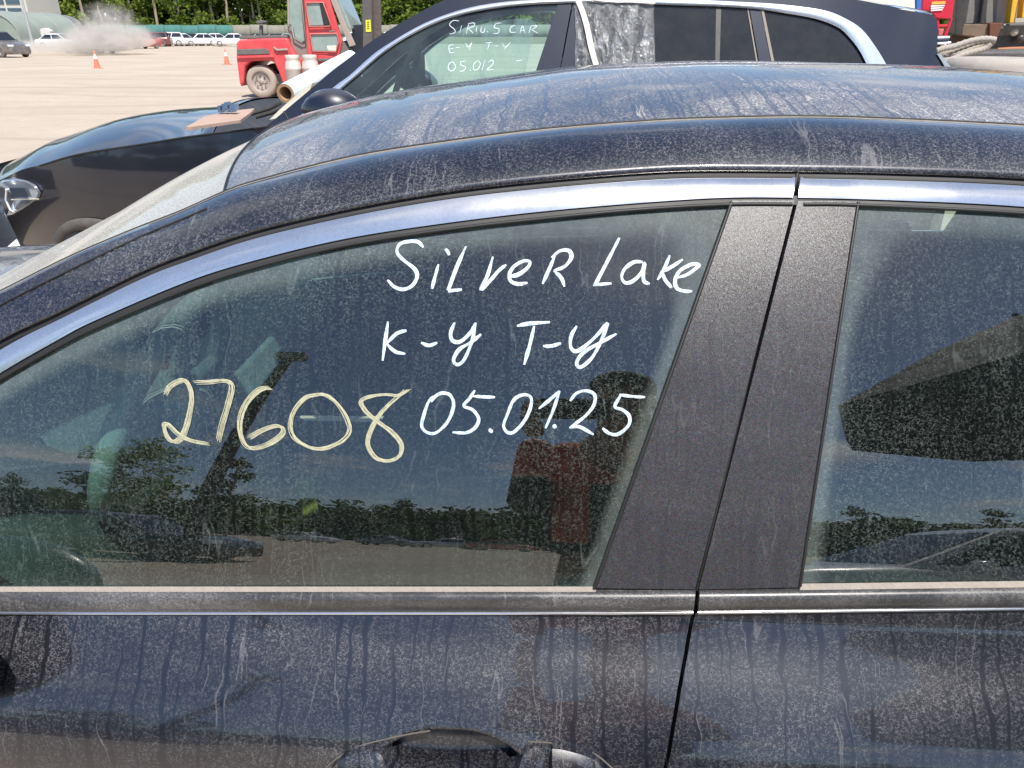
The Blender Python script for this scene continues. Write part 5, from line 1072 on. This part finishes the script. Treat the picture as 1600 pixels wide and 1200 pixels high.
for nm_, P, m_ in (('white_strip', [(700,385),(830,375),(835,398),(700,408)], wt_m), ('navy_face', [(700,404),(828,398),(815,438),(700,442)], PM('bumper_navy', (0.03, 0.04, 0.07), 0.35)), ('white_strip', [(700,440),(845,430),(848,455),(790,462),(800,500),(775,500),(770,464),(700,466)], wt_m)): rp(nm_, P, 10.6, 0.25, m_, bum)
rp('stand', [(700,470),(820,470),(820,900),(700,900)], 10.7, 0.2, blk2, bum)
hose_m = PM('hose_pale', (0.34, 0.30, 0.26), 0.8, dust=0.5, scale=4, bump=0.6, bscale=30)
HS = [[(690,530),(760,505),(880,480),(1050,425),(1200,405),(1300,415)], [(700,560),(820,540),(960,490),(1110,440),(1240,425),(1290,440)], [(720,600),(830,575),(950,545),(1090,500),(1220,450),(1280,450)], [(760,640),(840,620),(960,570),(1090,535),(1200,500),(1250,455)], [(700,545),(830,600),(900,590),(1000,560),(1150,520),(1230,480)]]
for k, P in enumerate(HS):
    pth = catmull([at_y(1360 + a_ / 6.667, c_ / 6.667, 9.9 + 0.12 * (k % 3)) for a_, c_ in P], 8); rr_ = [0.034 + 0.004 * math.sin(i * 2.2) for i in range(len(pth))]
    tag(MB().tube(pth, rr_, 9).build('ribbed_hose', hose_m), ['topmost', 'second from top', 'middle', 'lowest', 'crossing inner'][k] + ' pale dusty ribbed hose in the bundle on the stacked tyres', 'hose', 'ribbed hoses bundled on the tyres')
pal = tag(plate(MB(), [(1360 + a_ / 6.667, c_ / 6.667) for a_, c_ in [(740,640),(900,590),(1060,540),(1250,530),(2400,520),(2400,640),(1600,640),(1500,600),(900,700),(800,730)]], 10.3, 1.0).build('engine_cover', PM('cover_black', (0.035, 0.04, 0.05), 0.4, dust=0.25), bevel=0.03), 'dark plastic engine cover lying behind the stacked tyres at the right edge', 'cover')
tyd = PM('dusty_tyre', (0.34, 0.30, 0.26), 0.9, dust=0.5, dcol=(0.42, 0.38, 0.33), bump=0.5, bscale=15)
for k, (xc_, yc_, zz, lb) in enumerate(((1180, 608, 9.5, 'topmost dusty truck tyre lying flat at the right edge'), (1330, 606, 9.1, 'dusty tyre lying in front of the hoses, right of the topmost one'))):
    q = at_y(1360 + xc_ / 6.667, yc_ / 6.667, zz); o = empty('truck_tyre', (q.x, q.y, q.z - 0.26), 0, lb, 'tyre', 'dusty tyres stacked at the right')
    MB().lathe([(0.27, 0.0), (0.34, -0.02), (0.47, 0.0), (0.50, 0.06), (0.50, 0.19), (0.47, 0.25), (0.34, 0.27), (0.27, 0.25), (0.27, 0.0)], (0, 0, 0), 'z', 36).build('tyre_body', tyd, o); MB().lathe([(0.275, 0.05), (0.24, 0.10), (0.24, 0.18), (0.275, 0.2)], (0, 0, 0), 'z', 30).build('rim', blk2, o)
q0 = at_y(1360 + 1250 / 6.667, 606 / 6.667, 9.3)
for k in range(3):
    o = empty('truck_tyre', (q0.x + 0.03 * k - 0.05, q0.y + 0.05 * (k % 2), q0.z - 0.55 - 0.27 * k), 0, ['tyre directly under the topmost pair', 'third tyre down in the stack, hidden low', 'bottom tyre of the stack standing on the dirt'][k], 'tyre', 'dusty tyres stacked at the right')
    MB().lathe([(0.27, 0.0), (0.34, -0.02), (0.47, 0.0), (0.50, 0.06), (0.50, 0.19), (0.47, 0.25), (0.34, 0.27), (0.27, 0.25), (0.27, 0.0)], (0, 0, 0), 'z', 30).build('tyre_body', tyd, o)
tag(MB().prism([at_y(1360 + a_ / 6.667, c_ / 6.667, 8.6) for a_, c_ in ((1500, 775), (1570, 748), (1660, 742), (1660, 1000), (1500, 1000))], (0, 0.4, 0)).build('red_crate', PM('crate_red', (0.6, 0.12, 0.10), 0.6), bevel=0.02), 'small red crate corner peeking over the sedan roof at right', 'crate')

# ================================================================ what stands behind the photographer (mirrored in glass and paint)
tvr = []
for i, (sx_, nn) in enumerate(((1.0, 0), (1.15, 1))):
    pass
def far(src, x, y, s_, lab=None):
    o = copy_tree(src); o.location = (x, y, 0); o.scale = (s_,) * 3; o.rotation_euler = (0, 0, rg.random() * 6.28); o['group'] = GR; o['label'] = lab or 'dark tree across the yard, mirrored in the sedan'; return o
for k in range(26):
    x = -95 + 190 * k / 25; far(tv[(k * 7) % 4], x + rg.uniform(-2, 2), -92 - rg.random() * 6, rg.uniform(0.75, 1.0))
    if k % 2 == 0: far(bv[k % 3], x + rg.uniform(-2, 2), -88 - rg.random() * 3, 2.0, 'dark bush across the yard, mirrored in the sedan')
far(tv[1], -27, -42, 0.95, 'nearer tree mirrored at the lower left of the sedan\'s front window'); far(tv[3], -31, -45, 1.0, 'second nearer tree, left of the other in the window reflection'); far(tv[0], -22.5, -46, 0.8, 'smaller near tree, right of the pair in the window reflection')
mass = MB(); r2 = random.Random(18)
leaves(mass, [(Vector((r2.uniform(-150, 150), r2.uniform(-112, -100), r2.uniform(0.5, 12.0) * (0.8 + 0.2 * r2.random()))), r2.uniform(0.8, 1.6)) for _ in range(1500)], 60000, 2.6, 0.8, r2)
tag(mass.build('treeline', lm_[0], recalc=False), kind='stuff')
G2 = 'parked cars behind the photographer, mirrored in the sedan'
for i, (src, x, y, a, lb) in enumerate(((white, -16, -44, 20, 'white car mirrored small at the left of the row across the yard'), (sil, -11, -46, 15, 'grey car mirrored left of the red one across the yard'), (redc, -3.2, -44, 5, 'red car mirrored low in the front window beside the photographer'), (white, -7, -45, 160, 'white car mirrored between the grey and the red car'), (blk, 1.5, -45, 12, 'black car mirrored behind the photographer\'s elbow'), (whs, 12, -42, 190, 'white SUV mirrored in the rear door window'), (blk, -7.0, -9.5, 8, 'near black car mirrored at the lower left of the front window'))):
    o = copy_tree(src); o.location = (x, y, 0); o.rotation_euler = (0, 0, R(a)); o['label'] = lb; o['group'] = G2
o = copy_tree(white); o.location = (3.3, -4.1, 0); o.rotation_euler = (0, 0, R(178)); o['label'] = 'pale car close behind the photographer, mirrored in the rear door window'; o['group'] = G2
for c_ in [x for x in S.collection.objects if x.parent == o]: pass
up_ = empty('utility_pole', (-5.0, -8.6, 0), 0, 'dark leaning utility pole mirrored in the sedan\'s front window', 'pole')
MB().tube([(-0.35, 0, 0), (0.05, 0, 4), (0.35, 0, 7.2)], [0.14, 0.12, 0.10], 10).build('shaft', PM('creosote_wood', (0.04, 0.035, 0.03), 0.9), up_); MB().box((0.38, 0, 7.3), (0.55, 0.3, 0.25)).build('lamp_head', grey, up_, bevel=0.03)
pr_ = empty('parasol', (3.0, -2.1, 0), 0, 'big dark parasol standing in for an unidentified dark shape overhead, mirrored in the rear door window', 'parasol')  # invented parasol, added to give the rear window its dark overhead reflection
dkf = PM('parasol_cloth', (0.028, 0.035, 0.028), 0.85)
rim_ = [(1.45 * math.cos(2 * math.pi * k / 8), 1.45 * math.sin(2 * math.pi * k / 8)) for k in range(8)]
mb = MB(); mb.grid([[(x_ * .02, y_ * .02, 3.95) for x_, y_ in rim_], [(x_ * .5, y_ * .5, 3.35) for x_, y_ in rim_], [(x_, y_, 2.60) for x_, y_ in rim_], [(x_ * 0.985, y_ * 0.985, 2.43) for x_, y_ in rim_]], False, True); cpy = mb.build('canopy', dkf, pr_)
sm_ = cpy.modifiers.new('solid', 'SOLIDIFY'); sm_.thickness = 0.004
MB().tube([(0, 0, 0.1), (0, 0, 4.0)], 0.025, 10).build('shaft', grey, pr_); MB().box((0, 0, 0.05), (0.6, 0.6, 0.1)).build('base', grey, pr_)
for k in range(8): MB().tube([(0, 0, 3.8), (rim_[k][0] * .98, rim_[k][1] * .98, 2.57)], 0.008, 5).build('rib', grey, pr_)

# ---------------- the photographer
per = empty('person', (0.17, -0.42, 0), 0, 'photographer in a cap and dark jacket with red-orange yoke, holding up a phone', 'person')
skin_m = PM('skin', (0.36, 0.20, 0.13), 0.55, var=0.08, scale=20); jean = PM('trouser_cloth', (0.03, 0.035, 0.05), 0.9, bump=0.3, bscale=120)
b = NB('jacket_cloth'); co = b.coord(); sp_ = b.n('SeparateXYZ', **{'#0': co}); nz = b.noise(90, 3, 0.6, co)
yk = b.mapr(sp_.outputs[2], 1.30, 1.305, 0.0, 1.0, False); strp = b.math('MULTIPLY', b.mapr(sp_.outputs[2], 1.05, 1.052, 0.0, 1.0, False), b.mapr(b.math('ABSOLUTE', b.math('ADD', sp_.outputs[0], 0.12)), 0.045, 0.047, 1.0, 0.0, False))
p = b.n('BsdfPrincipled', Roughness=0.85); b.set(p, 'Base Color', b.mix(b.math('MAXIMUM', yk, strp), (0.018, 0.03, 0.024), (0.62, 0.12, 0.045))); b.set(p, 'Normal', b.bump(nz, 0.4, 0.003)); jack = b.done(p.outputs[0])
def skinned(name, verts, edges, radii, mat, root=0, lev=2, par=None):
    me = bpy.data.meshes.new(name); me.from_pydata([tuple(v) for v in verts], edges, []); o = bpy.data.objects.new(name, me); S.collection.objects.link(o)
    o.modifiers.new('skin', 'SKIN').use_smooth_shade = True
    if not me.skin_vertices: 
        bm = bmesh.new(); bm.from_mesh(me); bm.verts.layers.skin.verify(); bm.to_mesh(me); bm.free()
    for i, r_ in enumerate(radii): me.skin_vertices[0].data[i].radius = (r_, r_) if not isinstance(r_, tuple) else r_; me.skin_vertices[0].data[i].use_root = (i == root)
    su = o.modifiers.new('subd', 'SUBSURF'); su.levels = lev; su.render_levels = lev; me.materials.append(mat); o.parent = par or per; return o
# local coordinates: person stands at the empty, faces +y towards the car
BV = [(0, 0, .95), (0, 0, 1.12), (-.01, .0, 1.30), (0, .03, 1.47), (.02, .08, 1.56), (.02, .12, 1.66), (.02, .13, 1.73),
      (-.19, .0, 1.42), (-.23, .10, 1.19), (-.205, .30, 1.44), (.19, .0, 1.42), (.21, .11, 1.19), (.01, .29, 1.43),
      (-.09, 0, .90), (-.11, .02, .50), (-.12, -.02, .09), (-.12, .12, .05), (.09, 0, .90), (.12, .03, .50), (.13, 0, .09), (.14, .14, .05)]
BE = [(0, 1), (1, 2), (2, 3), (3, 4), (4, 5), (5, 6), (3, 7), (7, 8), (8, 9), (3, 10), (10, 11), (11, 12), (0, 13), (13, 14), (14, 15), (15, 16), (0, 17), (17, 18), (18, 19), (19, 20)]
BR = [.12, .115, .13, .07, .058, .085, .07, .06, .042, .028, .06, .042, .028, .085, .055, .038, .035, .085, .055, .038, .035]
skinned('body', BV, BE, BR, skin_m)
skinned('jacket', [BV[i] for i in (0, 1, 2, 3, 7, 8, 9, 10, 11, 12)], [(0, 1), (1, 2), (2, 3), (3, 4), (4, 5), (5, 6), (3, 7), (7, 8), (8, 9)], [(.20, .14), (.20, .14), (.215, .15), .085, .088, .06, .043, .088, .06, .043], jack)
skinned('trousers', [(0, 0, 1.0)] + [BV[i] for i in (0, 13, 14, 15, 17, 18, 19)], [(0, 1), (1, 2), (2, 3), (3, 4), (1, 5), (5, 6), (6, 7)], [.14, .145, .105, .075, .06, .105, .075, .06], jean)
for s_ in (-1, 1): skinned('shoe', [(s_ * .12, -.05, .05), (s_ * .125, .06, .05), (s_ * .135, .17, .035)], [(0, 1), (1, 2)], [.045, .048, .038], PM('shoe_leather', (0.02, 0.018, 0.016), 0.5))
hd = Vector((.02, .135, 1.69))
MB().ball(hd, (.076, .096, .118), 20, 14).build('head', skin_m, per, recalc=True)
fc = MB(); fc.ball(hd + Vector((0, .10, -.012)), (.014, .022, .022), 10, 6); fc.ball(hd + Vector((0, .083, -.055)), (.026, .012, .008), 10, 6); fc.ball(hd + Vector((0, .072, -.10)), (.03, .022, .02), 10, 6)
for s_ in (-1, 1): fc.ball(hd + Vector((s_ * .078, .0, -.01)), (.01, .02, .032), 8, 6)
fc.build('face_features', skin_m, per)
ey = MB(); 
for s_ in (-1, 1): ey.ball(hd + Vector((s_ * .03, .086, .012)), (.013, .01, .009), 8, 6)
ey.build('eyes', PM('eye_dark', (0.05, 0.04, 0.035), 0.2), per); MB().ball(hd + Vector((0, -.02, .01)), (.081, .086, .10), 16, 10).build('hair', PM('hair_brown', (0.03, 0.02, 0.015), 0.7), per)
cpn = MB(); cpn.lathe([(.092, 0), (.094, .03), (.085, .065), (.055, .092), (.001, .10)], hd + Vector((0, -.008, .045)), 'z', 20)
cpn.grid([[hd + Vector((.085 * math.sin(a), .06 + ln * math.cos(a), .05 - 0.25 * ln * ln * 4)) for a in np.linspace(-1.2, 1.2, 9)] for ln in (0.0, .05, .10)])
co_ = cpn.build('cap', PM('cap_cloth', (0.025, 0.025, 0.025), 0.9), per); sm_ = co_.modifiers.new('solid', 'SOLIDIFY'); sm_.thickness = 0.004
# hands closing on the phone's two short ends (world points, brought into the person's space)
phx0, phx1, phy, phz = -0.028, 0.132, -0.022, 1.523
def loc(v): return Vector(v) - per.location
for s_, xe, wr in ((-1, phx0, BV[9]), (1, phx1, BV[12])):
    palm = loc((xe + s_ * .028, phy - .03, phz - .015)); V = [Vector(wr), palm * .5 + Vector(wr) * .5, palm]; E = [(0, 1), (1, 2)]; Rr = [.027, .028, .030]
    for k in range(4):
        zf_ = .034 - .021 * k; b0 = len(V); L_ = (.9, 1.0, .95, .75)[k]
        V += [palm + Vector((s_ * .004, .022, zf_)), palm + Vector((-s_ * .004, .022 + .020 * L_, zf_ + .004)), palm + Vector((-s_ * .022 * L_, .044, zf_ + .004)), palm + Vector((-s_ * (.034 * L_), .042, zf_ + .002))]; E += [(2, b0), (b0, b0 + 1), (b0 + 1, b0 + 2), (b0 + 2, b0 + 3)]; Rr += [.011, .0095, .0085, .007]
    b0 = len(V); V += [palm + Vector((-s_ * .012, -.002, .03)), palm + Vector((-s_ * .034, .006, .026)), palm + Vector((-s_ * .052, .010, .020))]; E += [(2, b0), (b0, b0 + 1), (b0 + 1, b0 + 2)]; Rr += [.012, .0105, .009]
    skinned('hand', V, E, Rr, skin_m, root=0, lev=2)
ph = empty('phone', ((phx0 + phx1) / 2, phy, phz), 0, 'black phone held up in landscape by the photographer', 'phone')
ph.rotation_euler = (-PITCH, 0, YAW)
MB().box((0, 0, 0), (0.16, 0.008, 0.076)).build('case', PM('phone_black', (0.012, 0.012, 0.014), 0.3), ph, bevel=0.004, seg=3)
MB().box((0, -0.0045, 0), (0.15, 0.001, 0.068)).build('screen', PM('phone_screen', (0.02, 0.02, 0.025), 0.05), ph)
lens_l = (Matrix.Rotation(-YAW, 3, 'Z') @ (Vector((0, 0, CAM_H)) - ph.location)); 
MB().lathe([(.001, 0.006), (.006, .006), (.0065, .0), (.0065, -.002)], (-.052, .001, .027), 'y', 14).build('lens', PM('lens_glass', (0.01, 0.01, 0.015), 0.05), ph)
MB().lathe([(.001, 0.006), (.006, .006), (.0065, .0), (.0065, -.002)], (-.03, .001, .027), 'y', 14).build('lens', PM('lens_glass_b', (0.01, 0.01, 0.015), 0.05), ph)
